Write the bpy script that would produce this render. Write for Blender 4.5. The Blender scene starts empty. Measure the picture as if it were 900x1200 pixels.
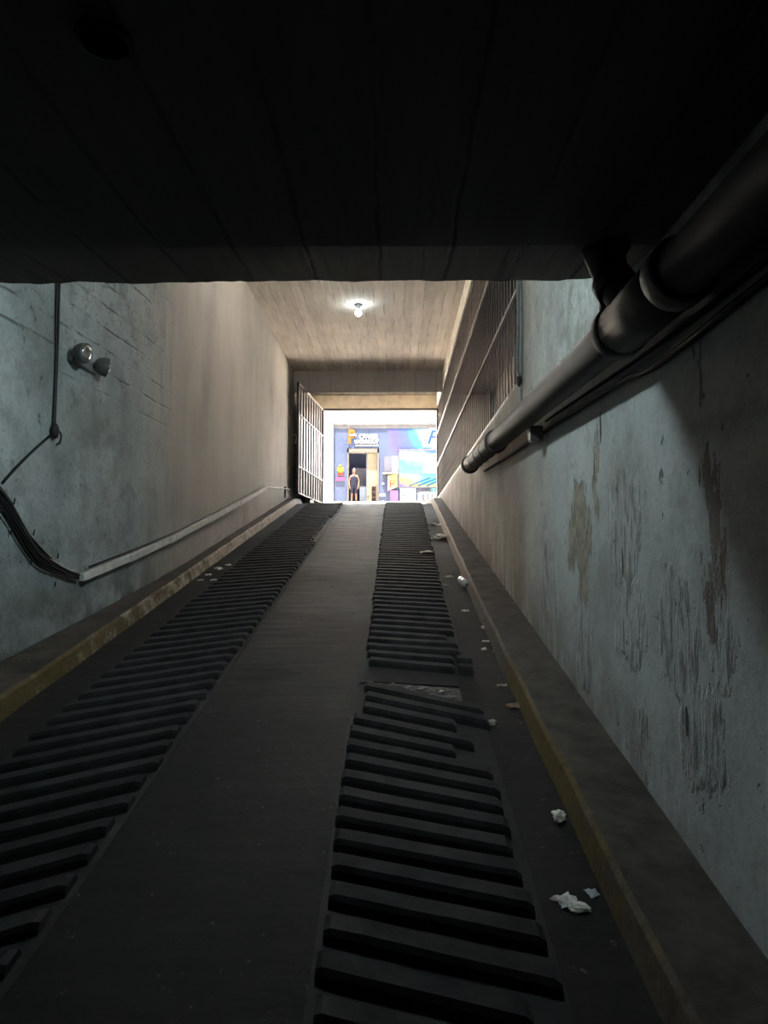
import bpy, bmesh, math, random
from mathutils import Vector, Matrix, noise as mnoise
random.seed(7)
S = bpy.context.scene
COL = S.collection
PI = math.pi

# ------------------------------------------------------------------ materials
class Mat:
    def __init__(s, name, rough=0.8, metal=0.0, spec=0.3):
        s.m = bpy.data.materials.new(name); s.m.use_nodes = True
        s.nt = s.m.node_tree
        s.b = s.nt.nodes['Principled BSDF']
        s.b.inputs['Roughness'].default_value = rough
        s.b.inputs['Metallic'].default_value = metal
        s.b.inputs['Specular IOR Level'].default_value = spec
        s._co = None
    def put(s, sock, v):
        if hasattr(v, 'is_output') or isinstance(v, bpy.types.NodeSocket):
            s.nt.links.new(v, sock)
        elif isinstance(v, (tuple, list)) and sock.type == 'RGBA':
            sock.default_value = (v[0], v[1], v[2], 1)
        else:
            sock.default_value = v
    def co(s):
        if s._co is None:
            s._co = s.nt.nodes.new('ShaderNodeTexCoord').outputs['Object']
        return s._co
    def math(s, op, a, b=0.0, c=None):
        n = s.nt.nodes.new('ShaderNodeMath'); n.operation = op
        s.put(n.inputs[0], a); s.put(n.inputs[1], b)
        if c is not None: s.put(n.inputs[2], c)
        return n.outputs[0]
    def vmath(s, op, a, b=(0, 0, 0)):
        n = s.nt.nodes.new('ShaderNodeVectorMath'); n.operation = op
        s.put(n.inputs[0], a)
        if op == 'SCALE': s.put(n.inputs['Scale'], b)
        else: s.put(n.inputs[1], b)
        return n.outputs['Value'] if op == 'LENGTH' else n.outputs['Vector']
    def sep(s, v):
        n = s.nt.nodes.new('ShaderNodeSeparateXYZ'); s.put(n.inputs[0], v); return n.outputs
    def comb(s, x, y, z):
        n = s.nt.nodes.new('ShaderNodeCombineXYZ')
        for i, q in enumerate((x, y, z)): s.put(n.inputs[i], q)
        return n.outputs[0]
    def noise(s, vec, scale=1.0, detail=4.0, rough=0.55, color=False):
        n = s.nt.nodes.new('ShaderNodeTexNoise')
        s.put(n.inputs['Vector'], vec); s.put(n.inputs['Scale'], scale)
        s.put(n.inputs['Detail'], detail); s.put(n.inputs['Roughness'], rough)
        return n.outputs['Color' if color else 'Fac']
    def white(s, v):
        n = s.nt.nodes.new('ShaderNodeTexWhiteNoise'); n.noise_dimensions = '1D'
        s.put(n.inputs['W'], v); return n.outputs['Value']
    def rng(s, v, a, b, c=0.0, d=1.0):
        n = s.nt.nodes.new('ShaderNodeMapRange'); n.clamp = True
        s.put(n.inputs[0], v)
        for i, q in enumerate((a, b, c, d)): s.put(n.inputs[i + 1], q)
        return n.outputs[0]
    def mix(s, f, a, b, mode='MIX'):
        n = s.nt.nodes.new('ShaderNodeMix'); n.data_type = 'RGBA'; n.blend_type = mode
        s.put(n.inputs[0], f); s.put(n.inputs[6], a); s.put(n.inputs[7], b)
        return n.outputs[2]
    def ramp(s, f, stops):
        n = s.nt.nodes.new('ShaderNodeValToRGB'); e = n.color_ramp.elements
        while len(e) < len(stops): e.new(0.5)
        for i, (p, c) in enumerate(stops):
            e[i].position = p; e[i].color = (c[0], c[1], c[2], 1)
        s.put(n.inputs[0], f); return n.outputs[0]
    def color(s, c): s.put(s.b.inputs['Base Color'], c); return s
    def bump(s, h, strength=0.5, dist=0.02):
        n = s.nt.nodes.new('ShaderNodeBump'); s.put(n.inputs['Height'], h)
        n.inputs['Strength'].default_value = strength; n.inputs['Distance'].default_value = dist
        s.nt.links.new(n.outputs[0], s.b.inputs['Normal']); return s
    def emit(s, c, k):
        s.b.inputs['Emission Color'].default_value = (*c, 1); s.b.inputs['Emission Strength'].default_value = k; return s

def plain(name, c, rough=0.7, metal=0.0, var=0.15, scale=6.0, spec=0.3):
    m = Mat(name, rough, metal, spec)
    f = m.rng(m.noise(m.co(), scale, 5, 0.6), 0.3, 0.7)
    lo = tuple(x * (1 - var) for x in c); hi = tuple(min(1, x * (1 + var)) for x in c)
    m.color(m.mix(f, lo, hi)); m.bump(f, 0.15, 0.004)
    return m.m

def patch(m, vec, c, r, a=1.06, b=0.92):
    q = m.vmath('DIVIDE', m.vmath('SUBTRACT', vec, c), r)
    return m.rng(m.vmath('LENGTH', q), a, b)

def addmax(m, *fs):
    o = fs[0]
    for f in fs[1:]: o = m.math('MAXIMUM', o, f)
    return o

def board_lines(m, axis_value, pitch, along_vec, width=0.035, seed=0.0):
    """broken dark joints between form boards, and a tone for each board"""
    t = m.math('ADD', m.math('DIVIDE', axis_value, pitch), 100.0 + seed)
    idx = m.math('FLOOR', t); fr = m.math('FRACT', t)
    edge = m.math('MINIMUM', fr, m.math('SUBTRACT', 1.0, fr))
    line = m.rng(edge, width, 0.0)
    return m.white(idx), line

def concrete_ceiling(name, c_lo, c_hi, pitch=0.19, line_dark=0.35, seed=0.0, thr=0.46):
    m = Mat(name, 0.85, spec=0.2)
    x, y, z = m.sep(m.co())
    wob = m.math('MULTIPLY', m.math('SUBTRACT', m.noise(m.co(), 1.3, 3), 0.5), 0.05)
    tone, line = board_lines(m, m.math('ADD', x, wob), pitch, None, 0.05, seed)
    stretch = m.comb(m.math('MULTIPLY', x, 9.0), m.math('MULTIPLY', y, 0.9), z)
    grain = m.noise(stretch, 1.5, 6, 0.65)
    big = m.noise(m.co(), 0.7, 5, 0.6)
    f = m.math('ADD', m.math('MULTIPLY', grain, 0.5), m.math('ADD', m.math('MULTIPLY', big, 0.45), m.math('MULTIPLY', tone, 0.16)))
    base = m.mix(m.rng(f, 0.32, 0.8), c_lo, c_hi)
    broken = m.rng(m.noise(m.comb(m.math('MULTIPLY', x, 5.0), m.math('MULTIPLY', y, 1.3), 0.0), 1.0, 4, 0.7), thr, thr + 0.16)
    lm = m.math('MULTIPLY', line, broken)
    speck = m.rng(m.noise(m.co(), 7.0, 6, 0.75), 0.62, 0.74)
    dark = m.math('MAXIMUM', m.math('MULTIPLY', lm, line_dark * 2), m.math('MULTIPLY', speck, 0.55))
    m.color(m.mix(dark, base, tuple(q * 0.25 for q in c_lo)))
    h = m.math('ADD', m.math('MULTIPLY', grain, 0.5), m.math('ADD', m.math('MULTIPLY', tone, 0.35), m.math('MULTIPLY', lm, -0.8)))
    m.bump(h, 0.5, 0.015)
    return m.m

# plaster of the near left wall: pale blue-grey limewash over board-marked concrete
def left_near(m):
    co = m.co(); x, y, z = m.sep(co)
    big = m.noise(co, 0.9, 6, 0.62); med = m.noise(co, 3.2, 6, 0.65); fine = m.noise(co, 22, 4, 0.7)
    base = m.mix(m.rng(big, 0.34, 0.66), (0.255, 0.285, 0.28), (0.46, 0.495, 0.485))
    base = m.mix(m.math('MULTIPLY', m.rng(med, 0.47, 0.64), 0.55), base, (0.16, 0.175, 0.16))
    base = m.mix(m.math('MULTIPLY', m.rng(m.noise(co, 34, 5, 0.75), 0.46, 0.66), 0.35), base, (0.13, 0.14, 0.13))
    # board joints running along the wall, only high up
    wob = m.math('MULTIPLY', m.math('SUBTRACT', m.noise(co, 2.0, 3), 0.5), 0.05)
    tone, line = board_lines(m, m.math('ADD', z, wob), 0.19, None, 0.08)
    brk = m.rng(m.noise(m.comb(0.0, m.math('MULTIPLY', y, 1.6), m.math('MULTIPLY', z, 5.2)), 1.0, 4, 0.7), 0.48, 0.58)
    hi = m.rng(z, 2.85, 3.2)
    lm = m.math('MULTIPLY', m.math('MULTIPLY', line, brk), hi)
    # chips and pits, more of them low down
    chip = m.rng(m.noise(m.comb(x, m.math('MULTIPLY', y, 1.3), m.math('MULTIPLY', z, 0.85)), 11, 6, 0.75), 0.60, 0.70)
    chipm = m.math('MULTIPLY', chip, m.rng(m.noise(co, 1.4, 3), 0.36, 0.58))
    crack = m.rng(m.math('ABSOLUTE', m.math('SUBTRACT', m.noise(co, 2.2, 5, 0.6), 0.5)), 0.012, 0.0)
    crack = m.math('MULTIPLY', crack, m.rng(m.noise(co, 1.1, 2), 0.52, 0.66))
    grime = addmax(m, *[patch(m, m.vmath('ADD', co, m.vmath('SCALE', m.vmath('SUBTRACT', m.noise(co, 2.4, 4, 0.6, True), (0.5, 0.5, 0.5)), 0.9)), c, r, 1.2, 0.2)
                        for c, r in [((-2.45, 5.9, 2.75), (1, 0.42, 0.3)), ((-2.5, 5.15, 3.15), (1, 0.22, 0.4)), ((-2.5, 5.3, 1.35), (1, 0.5, 0.2))]])
    col = m.mix(m.math('MULTIPLY', grime, 0.6), base, (0.13, 0.13, 0.105))
    low = m.math('MULTIPLY', m.rng(m.math('SUBTRACT', z, m.math('MULTIPLY', y, 0.18)), 0.55, 0.1), m.rng(med, 0.35, 0.6))
    col = m.mix(m.math('MULTIPLY', low, 0.75), col, (0.07, 0.075, 0.07))
    col = m.mix(m.math('MULTIPLY', addmax(m, lm, chipm, m.math('MULTIPLY', crack, 0.5)), 0.75), col, (0.055, 0.06, 0.055))
    h = m.math('ADD', m.math('MULTIPLY', med, 0.7), m.math('ADD', m.math('MULTIPLY', fine, 0.35), m.math('ADD', m.math('MULTIPLY', addmax(m, lm, chipm, m.math('MULTIPLY', crack, 0.4)), -0.8), m.math('MULTIPLY', m.math('MULTIPLY', tone, hi), 0.3))))
    return col, h

# trowelled bare cement of the far left wall: vertical streaks
def left_far(m):
    co = m.co(); x, y, z = m.sep(co)
    st = m.noise(m.comb(0.0, m.math('MULTIPLY', y, 0.9), m.math('MULTIPLY', z, 0.25)), 1.3, 6, 0.6)
    st2 = m.noise(m.comb(0.0, m.math('MULTIPLY', y, 9.0), m.math('MULTIPLY', z, 0.5)), 1.4, 5, 0.7)
    big = m.noise(co, 0.5, 5, 0.6); fine = m.noise(co, 14, 5, 0.7)
    f = m.math('ADD', m.math('MULTIPLY', st, 0.55), m.math('MULTIPLY', big, 0.5))
    base = m.ramp(m.rng(f, 0.34, 0.70), [(0.0, (0.26, 0.25, 0.23)), (0.45, (0.41, 0.39, 0.355)), (1.0, (0.54, 0.51, 0.46))])
    drk = m.rng(st2, 0.60, 0.74)
    rise = m.math('SUBTRACT', z, m.math('MULTIPLY', y, 0.18))
    drk = m.math('MULTIPLY', drk, m.rng(rise, 2.6, 0.4, 0.25, 1.0))
    col = m.mix(m.math('MULTIPLY', drk, 0.42), base, (0.09, 0.085, 0.075))
    low = m.math('MULTIPLY', m.rng(rise, 0.5, 0.1), m.rng(fine, 0.3, 0.6))
    col = m.mix(m.math('MULTIPLY', low, 0.4), col, (0.10, 0.09, 0.08))
    scr = m.rng(m.math('ABSOLUTE', m.math('SUBTRACT', m.noise(co, 5.0, 3, 0.5), 0.5)), 0.006, 0.0)
    scr = m.math('MULTIPLY', scr, m.rng(m.noise(co, 1.8, 2), 0.58, 0.66))
    col = m.mix(m.math('MULTIPLY', scr, 0.5), col, (0.55, 0.53, 0.5))
    spot = m.rng(m.noise(co, 6.0, 4, 0.7), 0.70, 0.76)
    col = m.mix(m.math('MULTIPLY', spot, 0.7), col, (0.06, 0.055, 0.05))
    return col, m.math('ADD', m.math('MULTIPLY', st2, 0.2), m.math('MULTIPLY', fine, 0.12))

def left_wall():
    m = Mat('limewash_turning_to_bare_cement', 0.8, spec=0.25)
    ca, ha = left_near(m); cb_, hb_ = left_far(m)
    x, y, z = m.sep(m.co())
    w = m.rng(m.math('ADD', y, m.math('MULTIPLY', m.math('SUBTRACT', m.noise(m.comb(0.0, m.math('MULTIPLY', y, 2.5), m.math('MULTIPLY', z, 0.5)), 1.5, 5, 0.6), 0.5), 2.0)), 6.75, 7.75)
    m.color(m.mix(w, ca, cb_))
    m.bump(m.math('ADD', m.math('MULTIPLY', ha, m.math('SUBTRACT', 1.0, w)), m.math('MULTIPLY', hb_, w)), 0.75, 0.025)
    return m.m

# right wall: pale paint, peeling and flaking low down, bare and streaked towards the exit
def right_wall():
    m = Mat('peeling_painted_wall', 0.8, spec=0.25)
    co = m.co(); x, y, z = m.sep(co)
    big = m.noise(co, 0.8, 6, 0.62); med = m.noise(co, 3.5, 6, 0.65); fine = m.noise(co, 20, 4, 0.7)
    st = m.noise(m.comb(0.0, m.math('MULTIPLY', y, 1.7), m.math('MULTIPLY', z, 0.4)), 1.5, 7, 0.7)
    paint = m.mix(m.rng(big, 0.34, 0.66), (0.29, 0.305, 0.295), (0.44, 0.455, 0.44))
    cement = m.ramp(m.rng(m.math('ADD', m.math('MULTIPLY', st, 0.5), m.math('ADD', m.math('MULTIPLY', big, 0.4), m.math('MULTIPLY', med, 0.15))), 0.40, 0.66),
                    [(0.0, (0.23, 0.18, 0.14)), (0.5, (0.42, 0.35, 0.285)), (1.0, (0.55, 0.48, 0.41))])
    wy = m.math('ADD', y, m.math('MULTIPLY', m.math('SUBTRACT', st, 0.5), 2.2))
    col = m.mix(m.rng(wy, 4.7, 6.4), paint, cement)
    # brown run-off streaks beside the end of the pipe
    run = m.math('MULTIPLY', m.rng(m.vmath('LENGTH', m.vmath('DIVIDE', m.vmath('SUBTRACT', co, (1.05, 6.15, 1.7)), (1, 0.5, 1.3))), 1.1, 0.2), m.rng(st, 0.42, 0.56))
    col = m.mix(m.math('MULTIPLY', run, 0.7), col, (0.17, 0.12, 0.075))
    # mildew above the pipe
    mil = m.math('MULTIPLY', m.rng(z, 2.55, 3.0), m.rng(m.noise(co, 7, 6, 0.75), 0.42, 0.58))
    mil = m.math('MULTIPLY', mil, m.rng(y, 4.9, 4.2, 0.25, 1.0))
    col = m.mix(m.math('MULTIPLY', mil, 0.75), col, (0.13, 0.13, 0.10))
    dirt = m.math('MULTIPLY', m.rng(m.noise(co, 2.6, 7, 0.75), 0.48, 0.68), 0.55)
    col = m.mix(dirt, col, (0.15, 0.14, 0.12))
    col = m.mix(m.math('MULTIPLY', m.rng(m.noise(co, 30, 5, 0.75), 0.48, 0.68), 0.3), col, (0.12, 0.115, 0.10))
    # peeled patches
    ds = m.vmath('SCALE', m.vmath('SUBTRACT', m.noise(m.comb(0.0, m.math('MULTIPLY', y, 2.4), m.math('MULTIPLY', z, 0.8)), 4.5, 5, 0.65, True), (0.5, 0.5, 0.5)), 0.34)
    q = m.vmath('ADD', co, ds)
    peel = addmax(m, *[patch(m, q, (1.05, a, b), (0.5, ra, rb)) for a, b, ra, rb in
                       [(4.12, 1.86, 0.17, 0.24), (4.02, 1.70, 0.10, 0.33), (4.32, 1.72, 0.07, 0.15), (3.74, 2.14, 0.055, 0.17), (3.78, 1.98, 0.045, 0.13), (3.35, 1.62, 0.022, 0.08)]])
    dpe = addmax(m, *[patch(m, q, (1.05, a, b), (0.5, ra, rb)) for a, b, ra, rb in
                      [(2.42, 1.92, 0.055, 0.09), (2.37, 1.72, 0.04, 0.22), (2.43, 1.5, 0.03, 0.16), (2.5, 2.30, 0.025, 0.12), (1.9, 1.6, 0.05, 0.2)]])
    slit = addmax(m, *[patch(m, m.vmath('ADD', co, m.vmath('SCALE', ds, 0.22)), (1.05, a, b), (0.5, ra, rb)) for a, b, ra, rb in
                       [(3.67, 2.31, 0.018, 0.085), (3.80, 2.14, 0.008, 0.1), (2.66, 1.05, 0.018, 0.05), (3.36, 1.62, 0.012, 0.07)]])
    # flaking: vertical curls of paint
    fl = m.noise(m.comb(0.0, m.math('MULTIPLY', y, 21.0), m.math('MULTIPLY', z, 5.0)), 1.0, 5, 0.66)
    zone = addmax(m, *[patch(m, q, (1.05, a, b), (0.5, ra, rb)) for a, b, ra, rb in
                       [(3.35, 1.78, 0.24, 0.26), (3.3, 1.36, 0.20, 0.2), (2.72, 1.36, 0.2, 0.24), (2.55, 1.02, 0.2, 0.2), (3.15, 0.86, 0.12, 0.16),
                        (5.0, 1.5, 0.22, 0.3), (4.1, 1.2, 0.2, 0.3), (2.36, 1.45, 0.09, 0.25)]])
    flake = m.math('MULTIPLY', m.rng(fl, 0.51, 0.57), zone)
    scat = m.math('MULTIPLY', m.rng(m.noise(m.comb(0.0, m.math('MULTIPLY', y, 10.0), m.math('MULTIPLY', z, 6.0)), 1.0, 4, 0.7), 0.64, 0.69), m.rng(y, 6.8, 5.5))
    col = m.mix(m.math('MULTIPLY', flake, 0.72), col, (0.11, 0.112, 0.105))
    col = m.mix(m.math('MULTIPLY', peel, 0.9), col, m.mix(m.rng(m.noise(co, 12, 6, 0.7), 0.38, 0.62), (0.12, 0.10, 0.07), (0.29, 0.25, 0.185)))
    col = m.mix(m.math('MULTIPLY', dpe, 0.85), col, (0.11, 0.085, 0.065))
    rim = m.math('MULTIPLY', m.math('MULTIPLY', peel, m.math('SUBTRACT', 1.0, peel)), 4.0)  # shading along the peeled edges, painted into the colour
    col = m.mix(m.math('MULTIPLY', rim, 0.6), col, (0.10, 0.10, 0.09))
    col = m.mix(m.math('MAXIMUM', slit, m.math('MULTIPLY', scat, 0.8)), col, (0.03, 0.03, 0.027))
    rise = m.math('SUBTRACT', z, m.math('MULTIPLY', y, 0.18))
    low = m.math('MULTIPLY', m.rng(rise, 0.62, 0.12), m.rng(m.noise(m.comb(0.0, m.math('MULTIPLY', y, 4.0), z), 2.0, 5, 0.6), 0.36, 0.62))
    low = m.math('MULTIPLY', low, m.rng(y, 2.6, 4.5, 0.2, 1.0))
    col = m.mix(m.math('MULTIPLY', low, 0.75), col, (0.11, 0.075, 0.05))
    m.color(col)
    h = m.math('ADD', m.math('MULTIPLY', med, 0.35), m.math('ADD', m.math('MULTIPLY', fine, 0.22), m.math('MULTIPLY', addmax(m, peel, dpe, slit, scat), -0.9)))
    h = m.math('ADD', h, m.math('MULTIPLY', m.math('MULTIPLY', fl, zone), 2.2))
    m.bump(h, 0.7, 0.02)
    return m.m

def floor_mat():
    m = Mat('dark_worn_ramp_concrete', 0.78, spec=0.14)
    co = m.co(); x, y, z = m.sep(co)
    big = m.noise(co, 0.8, 6, 0.6); fine = m.noise(co, 16, 5, 0.7)
    cross = m.noise(m.comb(m.math('MULTIPLY', x, 1.2), m.math('MULTIPLY', y, 7.0), 0.0), 1.6, 5, 0.65)
    base = m.mix(m.rng(m.math('ADD', m.math('MULTIPLY', big, 0.45), m.math('ADD', m.math('MULTIPLY', cross, 0.3), m.math('MULTIPLY', fine, 0.25))), 0.38, 0.62), (0.0055, 0.0054, 0.0052), (0.0170, 0.0163, 0.0152))
    crumb = m.rng(m.noise(co, 24, 4, 0.65), 0.66, 0.72)
    base = m.mix(m.math('MULTIPLY', crumb, 0.55), base, (0.12, 0.115, 0.105))
    pit = m.rng(m.noise(co, 5.0, 6, 0.75), 0.60, 0.70)
    base = m.mix(m.math('MULTIPLY', pit, 0.6), base, (0.010, 0.010, 0.010))
    mid = m.math('MULTIPLY', m.rng(m.math('ABSOLUTE', m.math('ADD', x, 0.66)), 0.55, 0.25), m.rng(y, 4.0, 13.0))  # paler worn centre, its gradient painting the exit's light into the colour
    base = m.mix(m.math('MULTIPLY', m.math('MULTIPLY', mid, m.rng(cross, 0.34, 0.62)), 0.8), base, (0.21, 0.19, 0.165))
    drip = addmax(m, *[patch(m, co, (-0.36 - 0.035 * k - 0.02 * (k % 3), 4.15 - 0.21 * k, 0.75), (0.02, 0.03, 5)) for k in range(9)])
    base = m.mix(m.math('MULTIPLY', drip, 0.4), base, (0.015, 0.015, 0.015))
    m.color(base)
    m.put(m.b.inputs['Roughness'], m.rng(big, 0.3, 0.7, 0.62, 0.85))
    m.bump(m.math('ADD', m.math('MULTIPLY', fine, 0.4), m.math('MULTIPLY', cross, 0.4)), 0.55, 0.012)
    return m.m

def kerb_mats():
    t = Mat('grimy_kerb_concrete', 0.85, spec=0.2)
    f = t.noise(t.co(), 5, 6, 0.65)
    t.color(t.mix(t.rng(f, 0.35, 0.65), (0.032, 0.027, 0.023), (0.075, 0.063, 0.053))); t.bump(t.noise(t.co(), 14, 5, 0.7), 0.5, 0.015)
    p = Mat('worn_yellow_kerb_paint', 0.75, spec=0.25)
    co = p.co(); x, y, z = p.sep(co)
    f = p.noise(co, 3.5, 6, 0.7); g = p.noise(co, 12, 5, 0.7)
    right = p.rng(x, -0.2, 0.2)
    up = p.rng(y, 5.0, 12.0)
    bare = p.mix(p.rng(g, 0.35, 0.65), p.mix(right, (0.14, 0.105, 0.075), (0.045, 0.034, 0.026)), p.mix(right, (0.36, 0.30, 0.23), (0.10, 0.075, 0.058)))
    bare = p.mix(p.math('MULTIPLY', right, up), bare, (0.30, 0.23, 0.17))
    yel = p.mix(p.rng(g, 0.3, 0.7), (0.052, 0.034, 0.008), (0.10, 0.066, 0.017))
    near = p.math('MULTIPLY', p.rng(y, 3.0, 1.6), 0.12)
    off = p.math('MULTIPLY', right, p.math('SUBTRACT', p.math('MULTIPLY', p.math('ABSOLUTE', p.math('SUBTRACT', y, 3.75)), 0.17), 0.02))
    w = p.math('ADD', p.math('ADD', f, near), p.math('ADD', p.math('MULTIPLY', p.math('SUBTRACT', y, 6.5), 0.05), p.math('MULTIPLY', off, 1.0)))
    worn = p.rng(w, 0.47, 0.60)
    p.color(p.mix(worn, yel, bare)); p.bump(g, 0.4, 0.012)
    return t.m, p.m

def rubber_mat():
    m = Mat('black_rib_rubber', 0.75, spec=0.12)
    co = m.co(); f = m.noise(co, 7, 5, 0.65); g = m.noise(co, 30, 4, 0.7)
    c = m.mix(m.rng(f, 0.35, 0.65), (0.011, 0.011, 0.0115), (0.026, 0.026, 0.0268))
    c = m.mix(m.math('MULTIPLY', m.rng(g, 0.62, 0.72), 0.3), c, (0.07, 0.068, 0.066))
    m.color(c); m.bump(m.math('ADD', m.math('MULTIPLY', f, 0.5), m.math('MULTIPLY', g, 0.2)), 0.4, 0.008)
    return m.m

def mural_mat(name, seed, rect, ku, kv, stops, dist=0.4):
    """bands of paint that swirl across a rectangle (x0, x1, z0, z1)"""
    m = Mat(name, 0.8, spec=0.05)
    x, y, z = m.sep(m.co())
    u = m.rng(x, rect[0], rect[1]); v = m.rng(z, rect[2], rect[3])
    wob = m.noise(m.comb(m.math('ADD', x, seed), 0.0, z), 1.2, 3, 0.55)
    t = m.math('ADD', m.math('MULTIPLY', u, ku), m.math('ADD', m.math('MULTIPLY', v, kv), m.math('MULTIPLY', m.math('SUBTRACT', wob, 0.5), dist)))
    m.color(m.ramp(t, stops))
    return m.m

def planks_mat(name, c, axis=2, pitch=0.12, var=0.15, rough=0.7):
    m = Mat(name, rough, spec=0.25)
    v = m.sep(m.co())[axis]
    t, line = board_lines(m, v, pitch, None, 0.08)
    lo = tuple(q * (1 - var) for q in c)
    m.color(m.mix(m.math('MULTIPLY', line, 0.8), m.mix(t, lo, c), tuple(q * 0.3 for q in c)))
    return m.m

MT = {}
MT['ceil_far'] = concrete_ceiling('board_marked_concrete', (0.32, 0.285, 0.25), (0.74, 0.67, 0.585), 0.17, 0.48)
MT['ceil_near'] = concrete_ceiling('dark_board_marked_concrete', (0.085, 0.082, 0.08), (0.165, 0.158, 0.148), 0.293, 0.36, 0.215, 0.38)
MT['beam'] = concrete_ceiling('beam_concrete', (0.34, 0.325, 0.305), (0.50, 0.48, 0.455), 0.5, 0.2)
MT['left'] = left_wall(); MT['right'] = right_wall()
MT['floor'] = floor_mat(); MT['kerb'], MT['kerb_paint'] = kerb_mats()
MT['rubber'] = rubber_mat()
MT['mortar'] = plain('tar_bedding', (0.012, 0.0118, 0.0115), 0.8, var=0.35, scale=9)
MT['header'] = plain('ochre_plaster', (0.86, 0.76, 0.63), 0.85, var=0.2, scale=4)
MT['street'] = plain('sunlit_street_concrete', (0.66, 0.60, 0.525), 0.9, var=0.06, scale=2)
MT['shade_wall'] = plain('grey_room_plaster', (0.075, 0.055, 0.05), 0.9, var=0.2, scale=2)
MT['black_steel'] = plain('dark_brown_painted_steel', (0.045, 0.036, 0.034), 0.5, 0.0, var=0.3, scale=10, spec=0.45)
MT['bar_steel'] = plain('brown_painted_bar_steel', (0.16, 0.125, 0.115), 0.5, 0.0, var=0.3, scale=10, spec=0.45)
MT['rail_steel'] = plain('worn_light_rail_steel', (0.27, 0.225, 0.20), 0.5, 0.0, var=0.2, scale=10, spec=0.4)
MT['sheet'] = plain('pale_grey_sheet_metal', (0.70, 0.73, 0.78), 0.45, 0.0, var=0.05, scale=3, spec=0.5)
MT['pipe'] = plain('dark_cast_iron_pipe', (0.036, 0.03096, 0.02736), 0.6, 0.0, var=0.45, scale=5, spec=0.5)
MT['cable'] = plain('black_cable', (0.015, 0.015, 0.015), 0.6, var=0.3, scale=20)
MT['cable_pale'] = plain('grey_dusty_cable', (0.16, 0.17, 0.165), 0.7, var=0.3, scale=20)
MT['duct'] = plain('dusty_white_trunking', (0.66, 0.65, 0.62), 0.6, var=0.18, scale=9)
MT['lamp_body'] = plain('grey_lamp_housing', (0.07, 0.07, 0.067), 0.45, var=0.2, spec=0.5)
MT['chrome'] = plain('chrome_reflector', (0.75, 0.76, 0.77), 0.15, 0.9, var=0.05)
MT['paper'] = plain('dirty_white_paper', (0.62, 0.61, 0.57), 0.85, var=0.2, scale=30)
MT['paper_blue'] = plain('pale_blue_paper', (0.42, 0.50, 0.53), 0.85, var=0.15, scale=30)
MT['leaf'] = plain('brown_dry_scrap', (0.20, 0.14, 0.11), 0.85, var=0.3, scale=30)
MT['foil'] = plain('crumpled_foil', (0.6, 0.58, 0.55), 0.35, 0.5, var=0.2, scale=30)
MT['white_wall'] = plain('sunlit_white_wall', (0.82, 0.81, 0.78), 0.9, var=0.04, scale=1)
FB = (0.0195, 0.0240, 0.0400)
MT['facade'] = plain('dusty_blue_facade_paint', FB, 0.85, var=0.15, scale=0.8, spec=0.0)
MT['ledge'] = plain('grey_ledge_stone', (0.03535, 0.03451, 0.03577), 0.9, var=0.2, scale=3, spec=0.0)
MT['door_frame'] = plain('grey_beige_door_frame', (0.03293, 0.02985, 0.02721), 0.8, var=0.15, spec=0.0)
MT['door_leaf'] = plain('cream_door_leaf', (0.05371, 0.04679, 0.03465), 0.8, var=0.08, spec=0.0)
MT['navy'] = plain('dark_navy_shop_wall', (0.05775, 0.0693, 0.127), 0.85, var=0.2, spec=0.0)
MT['slate'] = plain('dark_shutter_slate', (0.02911, 0.02911, 0.03742), 0.8, var=0.2, spec=0.0)
MT['counter'] = plain('pale_blue_counter', (0.1247, 0.1455, 0.1802), 0.8, var=0.1, spec=0.0)
MT['brown'] = plain('brown_box_board', (0.01848, 0.01404, 0.01331), 0.85, var=0.2, spec=0.0)
MT['orange'] = plain('orange_letter_paint', (0.1016, 0.02541, 0.007115), 0.7, var=0.05, spec=0.0)
MT['white_letter'] = plain('white_letter_paint', (0.1271, 0.1247, 0.1201), 0.7, var=0.03, spec=0.0)
MT['pale_letter'] = plain('pale_letter_board', (0.06006, 0.06006, 0.06468), 0.7, var=0.1, spec=0.0)
MT['letter_blue'] = plain('blue_letter_paint', (0.00693, 0.01733, 0.03927), 0.7, var=0.1, spec=0.0)
MT['teal'] = plain('teal_plastic', (0.00693, 0.05082, 0.0462), 0.6, var=0.1)
MT['pink'] = plain('pink_paint', (0.06468, 0.01617, 0.03465), 0.7, var=0.1, spec=0.0)
MT['red'] = plain('red_paint', (0.05775, 0.00924, 0.008085), 0.7, var=0.1, spec=0.0)
MT['yellow'] = plain('yellow_paint', (0.0693, 0.05428, 0.01155), 0.7, var=0.1, spec=0.0)
MT['green'] = plain('green_paint', (0.02079, 0.03465, 0.008085), 0.7, var=0.1, spec=0.0)
MT['mural'] = mural_mat('mural_sky_swirl', 3.3, (-0.35, 2.4, 7.0, 8.58), 0.85, 0.15, [(0.02, FB), (0.22, (0.020, 0.017, 0.052)), (0.42, (0.014, 0.022, 0.062)), (0.58, (0.010, 0.045, 0.075)), (0.72, (0.05, 0.095, 0.10)), (0.9, (0.085, 0.095, 0.095))], 0.35)
MT['panel'] = mural_mat('shutter_mural_swirl', 1.7, (-1.63, 0.4, 0.02, 1.94), 0.25, 0.75, [(0.0, (0.020, 0.018, 0.055)), (0.09, (0.075, 0.035, 0.022)), (0.18, (0.085, 0.075, 0.02)), (0.32, (0.022, 0.075, 0.05)), (0.5, (0.014, 0.070, 0.072)), (0.66, (0.04, 0.085, 0.045)), (0.8, (0.06, 0.075, 0.085)), (0.92, (0.018, 0.035, 0.075))], 0.5)
MT['skin'] = plain('skin', (0.055, 0.029, 0.021), 0.6, var=0.05, spec=0.0)
MT['hair'] = plain('dark_brown_hair', (0.010, 0.006, 0.005), 0.6, var=0.2)
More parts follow.
